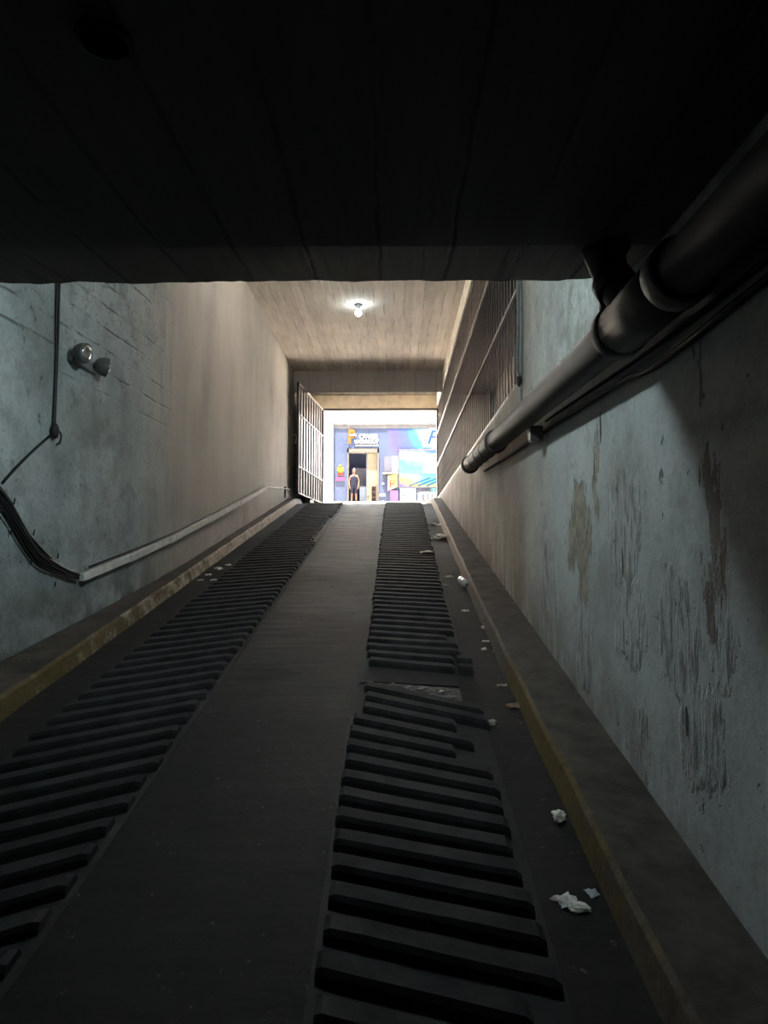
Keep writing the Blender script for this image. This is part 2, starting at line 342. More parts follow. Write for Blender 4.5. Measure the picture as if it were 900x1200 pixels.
MT['cloth'] = plain('dark_navy_clothes', (0.0050, 0.0053, 0.0085), 0.85, var=0.15, spec=0.0)
MT['shoe'] = plain('black_shoes', (0.02, 0.018, 0.02), 0.6, var=0.1)

def bottle_mat():
    m = Mat('clear_plastic', 0.12, spec=0.5)
    m.color((0.85, 0.87, 0.86)); m.b.inputs['Transmission Weight'].default_value = 0.55
    m.b.inputs['IOR'].default_value = 1.45
    return m.m
MT['bottle'] = bottle_mat()
BLUE = (0.78, 0.95, 1.0)
MT['bulb_on'] = Mat('lit_bulb_glass', 0.4).color((0.9, 0.9, 0.9)).emit((0.80, 0.95, 1.0), 75.0).m
MT['tube_on'] = Mat('lit_lamp_glass', 0.4).color((0.9, 0.9, 0.9)).emit((0.76, 0.95, 1.0), 1300.0).m

# ------------------------------------------------------------------ mesh building
class MB:
    def __init__(s): s.bm = bmesh.new(); s.mi = 0
    def face(s, pts):
        vs = [s.bm.verts.new(p) for p in pts]
        f = s.bm.faces.new(vs); f.material_index = s.mi; return f
    def box(s, lo, hi):
        (x0, y0, z0), (x1, y1, z1) = lo, hi
        return s.hexa([(x0, y0, z0), (x1, y0, z0), (x1, y1, z0), (x0, y1, z0), (x0, y0, z1), (x1, y0, z1), (x1, y1, z1), (x0, y1, z1)])
    def hexa(s, P):
        v = [s.bm.verts.new(p) for p in P]
        for q in ((3, 2, 1, 0), (4, 5, 6, 7), (0, 1, 5, 4), (1, 2, 6, 5), (2, 3, 7, 6), (3, 0, 4, 7)):
            f = s.bm.faces.new([v[i] for i in q]); f.material_index = s.mi
        return s
    def bar(s, a, b, w, h=None, up=(0, 0, 1)):
        """square bar of section w x h from a to b"""
        h = h or w; a = Vector(a); b = Vector(b); d = (b - a).normalized()
        u = Vector(up)
        if abs(d.dot(u)) > 0.95: u = Vector((1, 0, 0))
        sx = d.cross(u).normalized() * w / 2; sy = sx.cross(d).normalized() * h / 2
        return s.hexa([a - sx - sy, a + sx - sy, b + sx - sy, b - sx - sy, a - sx + sy, a + sx + sy, b + sx + sy, b - sx + sy])
    def tube(s, pts, r, n=10, caps=True):
        """round tube along points; r a number or a list"""
        pts = [Vector(p) for p in pts]; R = r if isinstance(r, (list, tuple)) else [r] * len(pts)
        rings = []; u = None
        for i, p in enumerate(pts):
            d = (pts[min(i + 1, len(pts) - 1)] - pts[max(i - 1, 0)]).normalized()
            if u is None:
                u = d.orthogonal().normalized()
            else:
                u = (u - d * u.dot(d))
                u = u.normalized() if u.length > 1e-6 else d.orthogonal().normalized()
            w = d.cross(u)
            rings.append([s.bm.verts.new(p + (u * math.cos(2 * PI * k / n) + w * math.sin(2 * PI * k / n)) * R[i]) for k in range(n)])
        for a, b in zip(rings, rings[1:]):
            for k in range(n):
                f = s.bm.faces.new((a[k], a[(k + 1) % n], b[(k + 1) % n], b[k])); f.smooth = True; f.material_index = s.mi
        if caps:
            for rg, flip in ((rings[0], True), (rings[-1], False)):
                f = s.bm.faces.new(rg[::-1] if flip else rg); f.material_index = s.mi
        return s
    def ball(s, c, r, seg=16, rings=10):
        r = r if isinstance(r, (list, tuple)) else (r, r, r)
        res = bmesh.ops.create_uvsphere(s.bm, u_segments=seg, v_segments=rings, radius=1.0)
        for v in res['verts']:
            v.co = Vector((v.co.x * r[0] + c[0], v.co.y * r[1] + c[1], v.co.z * r[2] + c[2]))
            for f in v.link_faces: f.smooth = True; f.material_index = s.mi
        return s
    def bevel(s, w, seg=2):
        bmesh.ops.bevel(s.bm, geom=[e for e in s.bm.edges], offset=w, segments=seg, affect='EDGES', clamp_overlap=True); return s
    def build(s, name, mats, parent=None):
        bmesh.ops.recalc_face_normals(s.bm, faces=s.bm.faces)
        if parent is not None:
            off = Vector(parent.location)
            if parent.parent: off = off + Vector(parent.parent.location)
            bmesh.ops.translate(s.bm, verts=s.bm.verts, vec=-off)
        me = bpy.data.meshes.new(name); s.bm.to_mesh(me); s.bm.free()
        for m in (mats if isinstance(mats, (list, tuple)) else [mats]): me.materials.append(m)
        o = bpy.data.objects.new(name, me); COL.objects.link(o)
        if parent is not None: o.parent = parent
        return o

def tag(o, label=None, cat=None, group=None, kind=None):
    if label: o['label'] = label
    if cat: o['category'] = cat
    if group: o['group'] = group
    if kind: o['kind'] = kind
    return o
def struct(mb, name, mats, label=None, cat=None):
    return tag(mb.build(name, mats), label, cat, kind='structure')
def thing(name, loc, label, cat, group=None):
    o = bpy.data.objects.new(name, None); o.empty_display_size = 0.1; COL.objects.link(o)
    o.location = loc; return tag(o, label, cat, group)

# ------------------------------------------------------------------ the place
SL = 0.18                       # ramp slope
YC, Y_OPEN = 16.1, 19.2         # crest, street opening
ZC = 6.08                       # ceiling of the ramp
def fz(y):
    """floor height along the tunnel"""
    if y <= 0: return max(y, -1.0) * SL
    if y <= YC: return y * SL
    if y <= Y_OPEN: return YC * SL + (y - YC) * 0.0716
    return 3.12 + (y - Y_OPEN) * 0.0785
def lx(y):
    """left wall face"""
    K = [(-8, -2.72), (0, -2.66), (4.7, -2.56), (6.0, -2.46), (7.25, -2.40), (7.2501, -2.40), (8.2, -2.37), (20, -2.36)]
    for (a, xa), (b, xb) in zip(K, K[1:]):
        if y <= b: return xa + (xb - xa) * (y - a) / (b - a)
    return -2.36
XR = 1.05

# floor of the garage and ramp
mb = MB()
ys = [-7, -1] + [i * 0.5 for i in range(-1, 33)] + [YC, 16.6, 17.5, 18.4, Y_OPEN]
ys = sorted(set(ys))
for a, b in zip(ys, ys[1:]):
    mb.hexa([(-3.0, a, fz(a) - 0.3), (1.3, a, fz(a) - 0.3), (1.3, b, fz(b) - 0.3), (-3.0, b, fz(b) - 0.3), (-3.0, a, fz(a)), (1.3, a, fz(a)), (1.3, b, fz(b)), (-3.0, b, fz(b))])
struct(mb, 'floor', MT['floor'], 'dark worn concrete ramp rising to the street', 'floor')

def wall_strip(ys, xf, thick, z0, z1, name, mat, label):
    mb = MB()
    for a, b in zip(ys, ys[1:]):
        xa, xb = xf(a), xf(b)
        mb.hexa([(xa - thick, a, z0(a)), (xa, a, z0(a)), (xb, b, z0(b)), (xb - thick, b, z0(b)), (xa - thick, a, z1), (xa, a, z1), (xb, b, z1), (xb - thick, b, z1)])
    bmesh.ops.remove_doubles(mb.bm, verts=mb.bm.verts, dist=1e-4)
    return struct(mb, name, mat, label, 'wall')
wall_strip([-7, 0, 2, 4.7, 6.0, 7.25, 8.2, 12, 16, 19.3], lx, 0.5, lambda y: fz(y) - 0.4, 6.3, 'wall_left', MT['left'], 'left wall, pale limewash turning to bare beige cement towards the gate')

mb = MB()   # right wall: full height by the camera, low wall under the grille further up
mb.hexa([(XR, -7, -0.6), (1.4, -7, -0.6), (1.4, 6.1, 0.6), (XR, 6.1, 0.6), (XR, -7, 6.3), (1.4, -7, 6.3), (1.4, 6.1, 6.3), (XR, 6.1, 6.3)])
mb.hexa([(XR, 6.1, 0.6), (1.4, 6.1, 0.6), (1.4, 19.3, 2.6), (XR, 19.3, 2.6), (XR, 6.1, 3.12), (1.4, 6.1, 3.12), (1.4, 19.3, 3.12), (XR, 19.3, 3.12)])
struct(mb, 'wall_right', MT['right'], 'right wall of peeling pale paint with a low part below the bar grille', 'wall')
mb = MB(); mb.box((1.14, 6.1, 5.76), (1.4, 19.3, 6.3))
struct(mb, 'beam_right', MT['header'], 'plastered beam above the bar grille', 'beam')

# ceilings
mb = MB(); mb.box((-3, 3.36, ZC), (1.4, 19.3, ZC + 0.3))
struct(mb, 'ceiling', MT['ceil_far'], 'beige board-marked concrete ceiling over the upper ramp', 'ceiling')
mb = MB()   # near slab with a rough far edge
nx = 120
xs = [-3.1 + (1.5 + 3.1) * i / nx for i in range(nx + 1)]
def rag(x, k, a): return (mnoise.noise(Vector((x * 5, k, 0.3))) * 0.6 + mnoise.noise(Vector((x * 19, k, 3.3))) * 0.4) * a
prof = []
for x in xs:
    j1, j2 = rag(x, 1.0, 0.012), rag(x, 5.0, 0.02)
    prof.append([(x, -7, 2.862), (x, 2.83 + j1, 2.888), (x, 3.32 + j2 * 0.5, 2.938 + j2), (x, 3.37 + j2 * 0.5, 2.965 + j2), (x, 3.37, 3.3), (x, 3.37, 6.5), (x, 3.1, 6.5), (x, 3.1, 3.2), (x, -7, 3.2)])
vv = [[mb.bm.verts.new(p) for p in row] for row in prof]
for a, b in zip(vv, vv[1:]):
    n = len(a)
    for k in range(n):
        mb.bm.faces.new((a[k], b[k], b[(k + 1) % n], a[(k + 1) % n]))
mb.bm.faces.new(vv[0]); mb.bm.faces.new(vv[-1][::-1])
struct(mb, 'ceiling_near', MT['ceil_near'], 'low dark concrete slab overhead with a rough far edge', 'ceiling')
mb = MB(); mb.box((-3.2, -7.3, -1), (1.6, -7, 3.3)); struct(mb, 'wall_back', MT['shade_wall'], 'end wall of the garage behind the camera', 'wall')
mb = MB(); mb.hexa([(-2.6, 16.78, 5.565), (1.14, 16.78, 5.565), (1.14, 16.90, 5.60), (-2.6, 16.90, 5.60), (-2.6, 16.78, ZC + 0.05), (1.14, 16.78, ZC + 0.05), (1.14, 16.90, ZC + 0.05), (-2.6, 16.90, ZC + 0.05)]); struct(mb, 'beam', MT['beam'], 'grey concrete beam crossing below the ceiling near the exit', 'beam')

# front wall of the building with the opening to the street
mb = MB()
mb.box((-12, 19.3, 5.69), (12, 19.6, 10.0)); mb.box((-12, 19.3, 2.2), (-1.93, 19.6, 5.69)); mb.box((1.19, 19.3, 2.2), (12, 19.6, 5.69))
struct(mb, 'wall_front', MT['header'], 'ochre plastered wall above and beside the street opening', 'wall')
mb = MB()
mb.box((1.135, 19.18, 3.1), (1.19, 19.3, 5.69)); mb.box((-1.93, 19.2, 5.64), (1.19, 19.3, 5.70)); mb.box((-1.95, 19.2, 3.1), (-1.90, 19.3, 5.69))
struct(mb, 'door_1', MT['black_steel'], 'dark steel frame around the street opening', 'door frame')

# dim room behind the bar grille
mb = MB()
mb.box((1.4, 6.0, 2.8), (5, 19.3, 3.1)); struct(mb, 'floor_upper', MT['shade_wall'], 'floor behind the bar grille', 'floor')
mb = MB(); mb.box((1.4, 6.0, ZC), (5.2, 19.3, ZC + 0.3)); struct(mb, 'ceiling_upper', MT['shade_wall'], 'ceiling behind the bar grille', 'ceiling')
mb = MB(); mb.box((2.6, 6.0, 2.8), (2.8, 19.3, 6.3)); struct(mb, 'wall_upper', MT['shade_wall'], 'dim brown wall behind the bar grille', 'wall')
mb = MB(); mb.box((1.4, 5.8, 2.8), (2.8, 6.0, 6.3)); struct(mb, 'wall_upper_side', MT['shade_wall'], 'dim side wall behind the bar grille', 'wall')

# kerbs
def kerb(y0, y1, outer, inner, name, label):
    mb = MB(); n = max(2, int((y1 - y0) / 0.25))
    rows = []
    for i in range(n + 1):
        y = y0 + (y1 - y0) * i / n; z = fz(y)
        s = 1 if inner(y) > outer(y) else -1
        ji = mnoise.noise(Vector((y * 1.7, s, 2.0))) * 0.012; jz = mnoise.noise(Vector((y * 2.3, s, 7.0))) * 0.008
        xi = inner(y) + ji
        rows.append([mb.bm.verts.new(p) for p in ((outer(y), y, z - 0.05), (outer(y), y, z + 0.125 + jz), (xi, y, z + 0.12 + jz), (xi + s * 0.018, y, z + 0.10 + jz), (xi + s * 0.055, y, z - 0.05))])
    for a, b in zip(rows, rows[1:]):
        for k in range(5):
            f = mb.bm.faces.new((a[k], b[k], b[(k + 1) % 5], a[(k + 1) % 5]))
            f.material_index = 1 if k in (2, 3) else 0
    mb.bm.faces.new(rows[0]); mb.bm.faces.new(rows[-1][::-1])
    return struct(mb, name, [MT['kerb'], MT['kerb_paint']], label, 'kerb')
kerb(-1, 16.9, lambda y: lx(y) - 0.02, lambda y: -2.235 + 0.03 * max(0, (y - 10) / 6), 'kerb_left', 'left kerb with worn yellow paint on its face')
kerb(-1, 19.1, lambda y: XR + 0.02, lambda y: 0.77 + 0.10 * max(0, min(1, (y - 6) / 9)), 'kerb_right', 'right kerb with worn yellow paint on its face')

# ------------------------------------------------------------------ ribbed wheel tracks
def rib(parent, x0, x1, yl, skew, w=0.108, h=0.042):
    """one raised bar from (x0, yl) to (x1, yl+skew), lying on the ramp"""
    mb = MB(); T = (0, 0.03, 0.2, 0.4, 0.6, 0.8, 0.97, 1); n = 7; rows = []
    sd = random.random() * 50
    for i in range(n + 1):
        t = T[i]
        x = x0 + (x1 - x0) * t; y = yl + skew * t
        k = mnoise.noise(Vector((x * 4, sd, 1.0))) * 0.0015
        e = 0.0 if 0 < i < n else 1.0
        hh = (h + mnoise.noise(Vector((x * 6, sd, 4.0))) * 0.003) * (1 - 0.25 * e)
        prof = [(-w / 2, -0.004), (-w / 2 + 0.010, hh * 0.62), (-w * 0.30, hh * 0.98), (w * 0.30, hh), (w / 2 - 0.010, hh * 0.62), (w / 2, -0.004)]
        row = []
        for (dy, dz) in prof:
            yy = y + dy + k
            row.append(mb.bm.verts.new((x, yy, fz(yy) + 0.008 + dz)))
        rows.append(row)
    for a, b in zip(rows, rows[1:]):
        for q in range(6):
            mb.bm.faces.new((a[q], b[q], b[(q + 1) % 6], a[(q + 1) % 6]))
    mb.bm.faces.new(rows[0]); mb.bm.faces.new(rows[-1][::-1])
    return mb.build('rib', MT['rubber'], parent)
def track(name, label, ribs, bed):
    o = thing(name, (sum(p[0] for p in bed) / len(bed), sum(p[1] for p in bed) / len(bed), 0), label, 'traction strip')
    o.location.z = fz(o.location.y)
    mb = MB(); a = [mb.bm.verts.new((x, y, fz(y) + 0.001)) for x, y in bed]; b = [mb.bm.verts.new((x, y, fz(y) + 0.009)) for x, y in bed]
    mb.bm.faces.new(a[::-1]); mb.bm.faces.new(b)
    for k in range(len(bed)): mb.bm.faces.new((a[k], a[(k + 1) % len(bed)], b[(k + 1) % len(bed)], b[k]))
    mb.build('bedding', MT['mortar'], o)
    for r in ribs: rib(o, *r)
    return o
L = []
y = 1.62
while y < 15.75:
    t = max(0, min(1, (y - 3.3) / 6)); sk = 0.44 + (0.20 - 0.44) * t
    w = max(0, min(1, (y - 10) / 5))
    x0, x1 = -1.885 + random.uniform(-0.012, 0.012), -1.135 + random.uniform(-0.012, 0.012)
    if 10.2 < y < 13.2: x1 -= 0.06
    if y + sk < 16.0: L.append((x0, x1, y, sk))
    y += 0.185
track('ribbed_track', 'long black ribbed traction strip on the left of the ramp, beside the yellow kerb', L, [(-1.91, 1.6), (-1.11, 2.06), (-1.11, 16.0), (-1.91, 15.85)])
R = []
y = 5.06; k = 0
while y < 15.95:
    t = max(0, min(1, (y - 5) / 8)); sk = -0.16 + 0.08 * t
    x0 = -0.20 + random.uniform(-0.010, 0.010) + 0.0 * t; x1 = 0.475 + 0.14 * max(0, (y - 7) / 9) + random.uniform(-0.012, 0.012)
    if k == 0: x0, x1 = -0.175, 0.40
    if k == 1: x1 = 0.41
    if k == 4: x1 = 0.40
    R.append((x0, x1, y, sk)); y += 0.17; k += 1
up = track('ribbed_track', 'long black ribbed traction strip on the right, running from the gap up to the exit', R, [(-0.22, 4.72), (0.41, 4.63), (0.41, 5.24), (0.48, 5.3), (0.62, 15.9), (-0.2, 16.0)])
Q = []
for i in range(16):
    y = 4.56 - 0.166 * i
    t = i / 15
    sk = -0.40 + 0.19 * min(1, t * 1.5)
    skw = sk
    x0 = [-0.185, -0.175, -0.18, -0.225, -0.235, -0.24][i] if i < 6 else -0.228 + random.uniform(-0.014, 0.01)
    x1 = [0.50, 0.51, 0.33, 0.40, 0.30, 0.45][i] if i < 6 else 0.462 + random.uniform(-0.02, 0.02)
    if i == 14: x1 = 0.37
    Q.append((x0, x1, y, sk * (x1 - x0) / 0.69, 0.115, 0.046))
track('ribbed_track', 'short black ribbed traction strip nearest on the right, with skewed and broken ribs', Q, [(-0.25, 4.60), (0.50, 4.18), (0.49, 1.6), (-0.25, 1.85)])
mb = MB(); N = 40; g = []     # rough mortar left bare between the two right strips
for i in range(N + 1):
    row = []
    for j in range(9):
        u, v_ = i / N, j / 8
        x = -0.235 + 0.64 * u; y = 4.675 - 0.36 * u + 0.03 * v_ + 0.235 * u * v_ + 0.008 * mnoise.noise(Vector((u * 9, v_ * 3, 2)))
        e = min(1, 6 * v_, 6 * (1 - v_), 12 * u, 12 * (1 - u))
        row.append(mb.bm.verts.new((x, y, fz(y) + 0.010 + e * (0.010 + 0.016 * mnoise.noise(Vector((x * 22, y * 30, 5)))))))
    g.append(row)
for a, b in zip(g, g[1:]):
    for k in range(8): mb.bm.faces.new((a[k], b[k], b[k + 1], a[k + 1]))
ring = [r[0] for r in g] + g[-1][1:] + [r[8] for r in g[::-1]][1:] + g[0][1:8][::-1]
low = [mb.bm.verts.new((q.co.x, q.co.y, fz(q.co.y) + 0.0095)) for q in ring]
for k in range(len(ring)): mb.bm.faces.new((ring[k], ring[(k + 1) % len(ring)], low[(k + 1) % len(ring)], low[k]))
mb.bm.faces.new(low)
tag(mb.build('mortar_patch', plain('rough_grey_mortar', (0.026, 0.0255, 0.0245), 0.55, var=0.5, scale=25, spec=0.3)), 'rough broken mortar patch in the gap between the two right strips', 'mortar')
# loose broken rib ends
def loose(name, x0, x1, y, sk, label):
    o = thing(name, ((x0 + x1) / 2, y, fz(y)), label, 'rubber piece'); r = rib(o, x0, x1, y, sk); r.name = 'rubber_block'
loose('broken_rib', 0.428, 0.52, 4.92, -0.02, 'short broken rib end lying right of the gap in the right track')
loose('broken_rib', 0.432, 0.535, 5.10, -0.02, 'short broken rib end just up-slope of the one beside the gap')

# ------------------------------------------------------------------ bar grille on the right
G = thing('bar_grille', (1.17, 12.6, 3.12), 'tall dark steel bar grille standing on the low right wall', 'grille')
for nm, z, xg in (('bottom_rail', 3.145, 1.07), ('middle_rail', 4.14, 1.145), ('upper_rail', 5.0, 1.145)):
    tag(MB().bar((xg, 6.14, z), (xg, 19.14, z), 0.024, 0.034).build(nm, MT['rail_steel'], G), 'pale worn rail')
MB().bar((1.17, 6.14, 5.73), (1.17, 19.14, 5.73), 0.03, 0.05).build('top_rail', MT['black_steel'], G)
MB().bar((1.17, 6.16, 3.12), (1.17, 6.16, 5.74), 0.05).build('post', MT['black_steel'], G)
proto = MB().bar((1.165, 6.3, 3.13), (1.165, 6.3, 5.73), 0.013, 0.013).build('bar', MT['bar_steel'], G)
for i in range(1, 64):
    c = proto.copy(); COL.objects.link(c); c.parent = G; c.location = (0, 0.2 * i, 0)

# ------------------------------------------------------------------ open gate on the left
A, B = Vector((-2.175, 16.2, 0)), Vector((-1.905, 19.15, 0))
GZ0, GZ1 = 3.13, 5.67
gate = thing('gate', (-2.04, 17.7, 3.1), 'open dark steel gate with pale sheet panel, swung in along the left wall', 'gate')
def gp(t, z, off=0.0):
    d = (B - A).normalized(); nrm = Vector((d.y, -d.x, 0))
    p = A.lerp(B, t) + nrm * off; return (p.x, p.y, z)
MB().bar(gp(0, GZ0), gp(0, GZ1), 0.06).build('stile', MT['black_steel'], gate)
MB().bar(gp(1, GZ0), gp(1, GZ1), 0.06).build('stile', MT['black_steel'], gate)
for z in (GZ0 + 0.02, GZ0 + 0.62, GZ1 - 0.72, GZ1 - 0.02):
    tag(MB().bar(gp(0.01, z, 0.005), gp(0.99, z, 0.005), 0.03, 0.03).build('rail', MT['rail_steel'], gate), 'pale worn rail')
mb = MB(); mb.hexa([gp(0.01, GZ0 + 0.63, -0.02), gp(0.99, GZ0 + 0.63, -0.02), gp(0.99, GZ0 + 0.63, -0.014), gp(0.01, GZ0 + 0.63, -0.014), gp(0.01, GZ1 - 0.73, -0.02), gp(0.99, GZ1 - 0.73, -0.02), gp(0.99, GZ1 - 0.73, -0.014), gp(0.01, GZ1 - 0.73, -0.014)])
tag(mb.build('sheet_panel', MT['sheet'], gate), 'pale sheet metal panel between the middle rails')
for i in range(1, 10):
    MB().bar(gp(i / 10, GZ0), gp(i / 10, GZ1), 0.024).build('bar', MT['bar_steel'], gate)
for za, zb in ((GZ0 + 0.03, GZ0 + 0.61), (GZ1 - 0.71, GZ1 - 0.03)):  # added dark sheets: the shade behind the bars built as panels
    mb = MB(); mb.hexa([gp(0.01, za, -0.02), gp(0.99, za, -0.02), gp(0.99, za, -0.014), gp(0.01, za, -0.014), gp(0.01, zb, -0.02), gp(0.99, zb, -0.02), gp(0.99, zb, -0.014), gp(0.01, zb, -0.014)])
    tag(mb.build('shade_sheet', MT['black_steel'], gate), 'added dark sheet in place of the shade behind the bars')
mb = MB(); mb.bar(gp(-0.015, 4.25, -0.05), gp(-0.015, 4.42, -0.05), 0.07); mb.build('latch', MT['black_steel'], gate)
mb = MB(); mb.bar(gp(0.42, fz(17.4) + 0.05, 0), gp(0.58, fz(17.9) + 0.05, 0), 0.06, 0.10); mb.bar(gp(0.5, fz(17.7) + 0.05, 0), gp(0.5, GZ0 + 0.05, 0), 0.05); mb.build('ground_stop', MT['black_steel'], gate)

# ------------------------------------------------------------------ drain pipe on the right wall
def pz(y): return 2.54 + max(0, y - 2.6) * 0.039
XP = 0.905
pipe = thing('drain_pipe', (XP, 5.0, pz(5)), 'thick dark iron drain pipe along the right wall below the grille', 'pipe')
yy = [-1 + i * 0.5 for i in range(20)] + [8.62]
tag(MB().tube([(XP, y, pz(y)) for y in yy], 0.088, 24).build('pipe_run', MT['pipe'], pipe))
def collar(y, w, r, nm='collar'):
    MB().tube([(XP, y - w / 2, pz(y)), (XP, y - w / 2 + 0.01, pz(y)), (XP, y + w / 2 - 0.01, pz(y)), (XP, y + w / 2, pz(y))], [r * 0.93, r, r, r * 0.93], 24).build(nm, MT['pipe'], pipe)
collar(8.6, 0.10, 0.108, 'end_cap'); collar(6.42, 0.10, 0.106); collar(2.86, 0.09, 0.112); collar(2.26, 0.10, 0.112)
MB().tube([(XP, 2.30, pz(2.3)), (XP, 2.84, pz(2.8))], 0.104, 24).build('coupling', MT['pipe'], pipe)
for y in (7.0, 7.5, 8.0): collar(y, 0.05, 0.093, 'weld_ring')
# branch that rises from the coupling into the slab
MB().tube([(XP - 0.01, 2.62, pz(2.6)), (XP - 0.03, 2.72, 2.64), (XP - 0.05, 2.80, 2.74), (XP - 0.06, 2.83, 2.83), (XP - 0.06, 2.83, 2.868)], [0.075, 0.072, 0.066, 0.078, 0.095], 20).build('branch', MT['pipe'], pipe)
MB().tube([(XP - 0.035, 2.745, 2.665), (XP - 0.05, 2.79, 2.725)], [0.083, 0.083], 20).build('branch_collar', MT['pipe'], pipe)
for y in (4.96, 1.2):
    mb = MB(); mb.box((0.93, y - 0.045, pz(y) - 0.19), (XR - 0.033, y + 0.045, pz(y) - 0.08)); mb.bevel(0.006)
    mb.build('bracket', MT['black_steel'], pipe)

def catmull(P, n=8):
    P = [Vector(p) for p in P]; P = [2 * P[0] - P[1]] + P + [2 * P[-1] - P[-2]]; out = []
    for i in range(1, len(P) - 2):
        for k in range(n):
            t = k / n; a, b, c, d = P[i - 1:i + 3]
            out.append(0.5 * ((2 * b) + (c - a) * t + (2 * a - 5 * b + 4 * c - d) * t * t + (3 * b - a - 3 * c + d) * t ** 3))
    out.append(P[-2]); return out
xw = XR - 0.0155
tag(MB().tube(catmull([(xw, 8.3, 2.66), (xw, 6.33, 2.567), (xw, 4.96, 2.515), (xw, 4.0, 2.475), (xw, 3.2, 2.44), (xw, 2.95, 2.405), (xw, 2.5, 2.40), (xw, 2.0, 2.41), (xw, 0, 2.42), (xw, -1.5, 2.42)]), 0.013, 8).build('power_cable', MT['cable']),
    'longer black cable running just below the drain pipe, the lower of two', 'cable')
tag(MB().tube(catmull([(xw, 4.9, 2.58), (xw, 4.03, 2.535), (xw, 3.2, 2.492), (xw, 2.56, 2.465), (xw, 2.0, 2.465), (xw, 0, 2.475), (xw, -1.5, 2.475)]), 0.010, 8).build('power_cable', MT['cable']),
    'upper black cable tucked behind the drain pipe on the right wall', 'cable')
c = thing('conduit_wires', (XR - 0.02, 5.8, 3.0), 'pale grey twin wires running down beside the near end of the grille', 'cable')
MB().tube(catmull([(XR - 0.016, 5.78, 6.0), (XR - 0.017, 5.79, 4.2), (XR - 0.017, 5.77, 3.5), (XR - 0.019, 5.82, 3.1), (XR - 0.017, 5.80, 2.8)]), 0.010, 8).build('wire', MT['cable_pale'], c)
MB().tube(catmull([(XR - 0.017, 5.90, 6.0), (XR - 0.017, 5.91, 4.2), (XR - 0.019, 5.93, 3.6), (XR - 0.02, 5.98, 3.25), (XR - 0.019, 5.84, 3.08)]), 0.012, 8).build('wire', MT['cable_pale'], c)
MB().ball((XR - 0.03, 5.84, 3.09), (0.025, 0.05, 0.05), 12, 8).build('junction', MT['cable'], c)
tag(MB().tube(catmull([(XR - 0.014, 3.52, 6.0), (XR - 0.014, 3.53, 3.6), (XR - 0.014, 3.55, 2.95), (XR - 0.016, 3.60, 2.72)]), 0.012, 8).build('power_cable', MT['cable']),
    'black vertical cable dropping behind the slab edge onto the drain pipe', 'cable')

# ------------------------------------------------------------------ left wall: cables, trunking, twin lamp
def lw(y, z, off): return (lx(y) + off, y, z)
c = thing('hanging_cable', lw(5.25, 3.0, 0.02), 'black twin cable hanging straight down the left wall to a knot', 'cable')
MB().tube(catmull([lw(5.22, 6.0, .012), lw(5.23, 3.7, .012), lw(5.25, 3.12, .013), lw(5.24, 2.6, .014)]), 0.009, 8).build('wire', MT['cable'], c)
MB().tube(catmull([lw(5.26, 6.0, .012), lw(5.27, 3.7, .012), lw(5.27, 3.3, .013), lw(5.26, 2.6, .014)]), 0.009, 8).build('wire', MT['cable'], c)
mb = MB(); mb.ball(lw(5.24, 2.58, .03), (0.025, 0.045, 0.06), 12, 8); mb.tube(catmull([lw(5.26, 2.60, .03), lw(5.31, 2.57, .035), lw(5.33, 2.51, .02), lw(5.29, 2.49, .02)]), 0.007, 6); mb.build('knot', MT['cable'], c)
MB().tube(catmull([lw(5.22, 2.55, .014), lw(5.0, 2.40, .014), lw(4.80, 2.25, .014), lw(4.66, 2.135, .014)]), 0.010, 8).build('wire', MT['cable'], c)
cb = thing('cable_bundle', lw(5.0, 1.8, 0.02), 'thick bundle of old black cables sagging along the left wall', 'cable')
base = [(3.0, 2.62), (3.9, 2.33), (4.46, 2.13), (4.66, 2.04), (4.86, 1.86), (5.08, 1.70), (5.40, 1.565), (5.63, 1.520)]
for i in range(7):
    dz = [0.0, -0.025, 0.022, -0.05, 0.012, -0.075, -0.10][i]; r = [0.016, 0.013, 0.009, 0.010, 0.012, 0.009, 0.007][i]
    P = []
    for k, (y, z) in enumerate(base):
        q = 1.0 if 0 < k < len(base) - 2 else 0.35
        P.append(lw(y, z + dz * q + random.uniform(-0.006, 0.006), 0.02 + random.uniform(0, 0.02)))
    MB().tube(catmull(P), r, 8).build('cable_strand', MT['cable'], cb)
for (y, z) in [(4.78, 1.96), (5.02, 1.76), (5.34, 1.60)]:
    mb = MB(); mb.tube([lw(y, z + 0.045, .022), lw(y + 0.015, z + 0.085, .02)], 0.005, 6); mb.tube([lw(y - 0.02, z - 0.125, .022), lw(y - 0.015, z - 0.16, .018)], 0.005, 6)
    mb.build('tie_wire', MT['cable'], cb)
td = thing('cable_trunking', lw(9, 2.1, 0), 'dusty white cable trunking climbing the left wall above the kerb', 'trunking')
pts = [(5.66, 1.50), (6.55, 1.655), (7.6, 1.85), (9.2, 2.165), (10.9, 2.50), (13.1, 2.955)]
for (a, za), (b, zb) in zip(pts, pts[1:]):
    MB().bar(lw(a + 0.012, za, 0.034), lw(b - 0.012, zb, 0.034), 0.042, 0.062).build('duct_length', MT['duct'], td)
for (a, za) in pts[1:-1]:
    MB().bar(lw(a - 0.03, za - 0.006, 0.037), lw(a + 0.03, za + 0.006, 0.037), 0.048, 0.068).build('joint_cover', MT['duct'], td)
tag(MB().tube(catmull([lw(5.80, 1.58, .03), lw(7.6, 1.905, .025), lw(9.2, 2.215, .02), lw(10.9, 2.55, .02), lw(13.0, 3.0, .02)]), 0.008, 8).build('power_cable', MT['cable']),
    'thin dark cable lying along the top of the white trunking', 'cable')
hp = thing('thin_conduit', lw(14.5, 3.05, 0), 'thin pale conduit running level from the trunking to the gate', 'conduit')
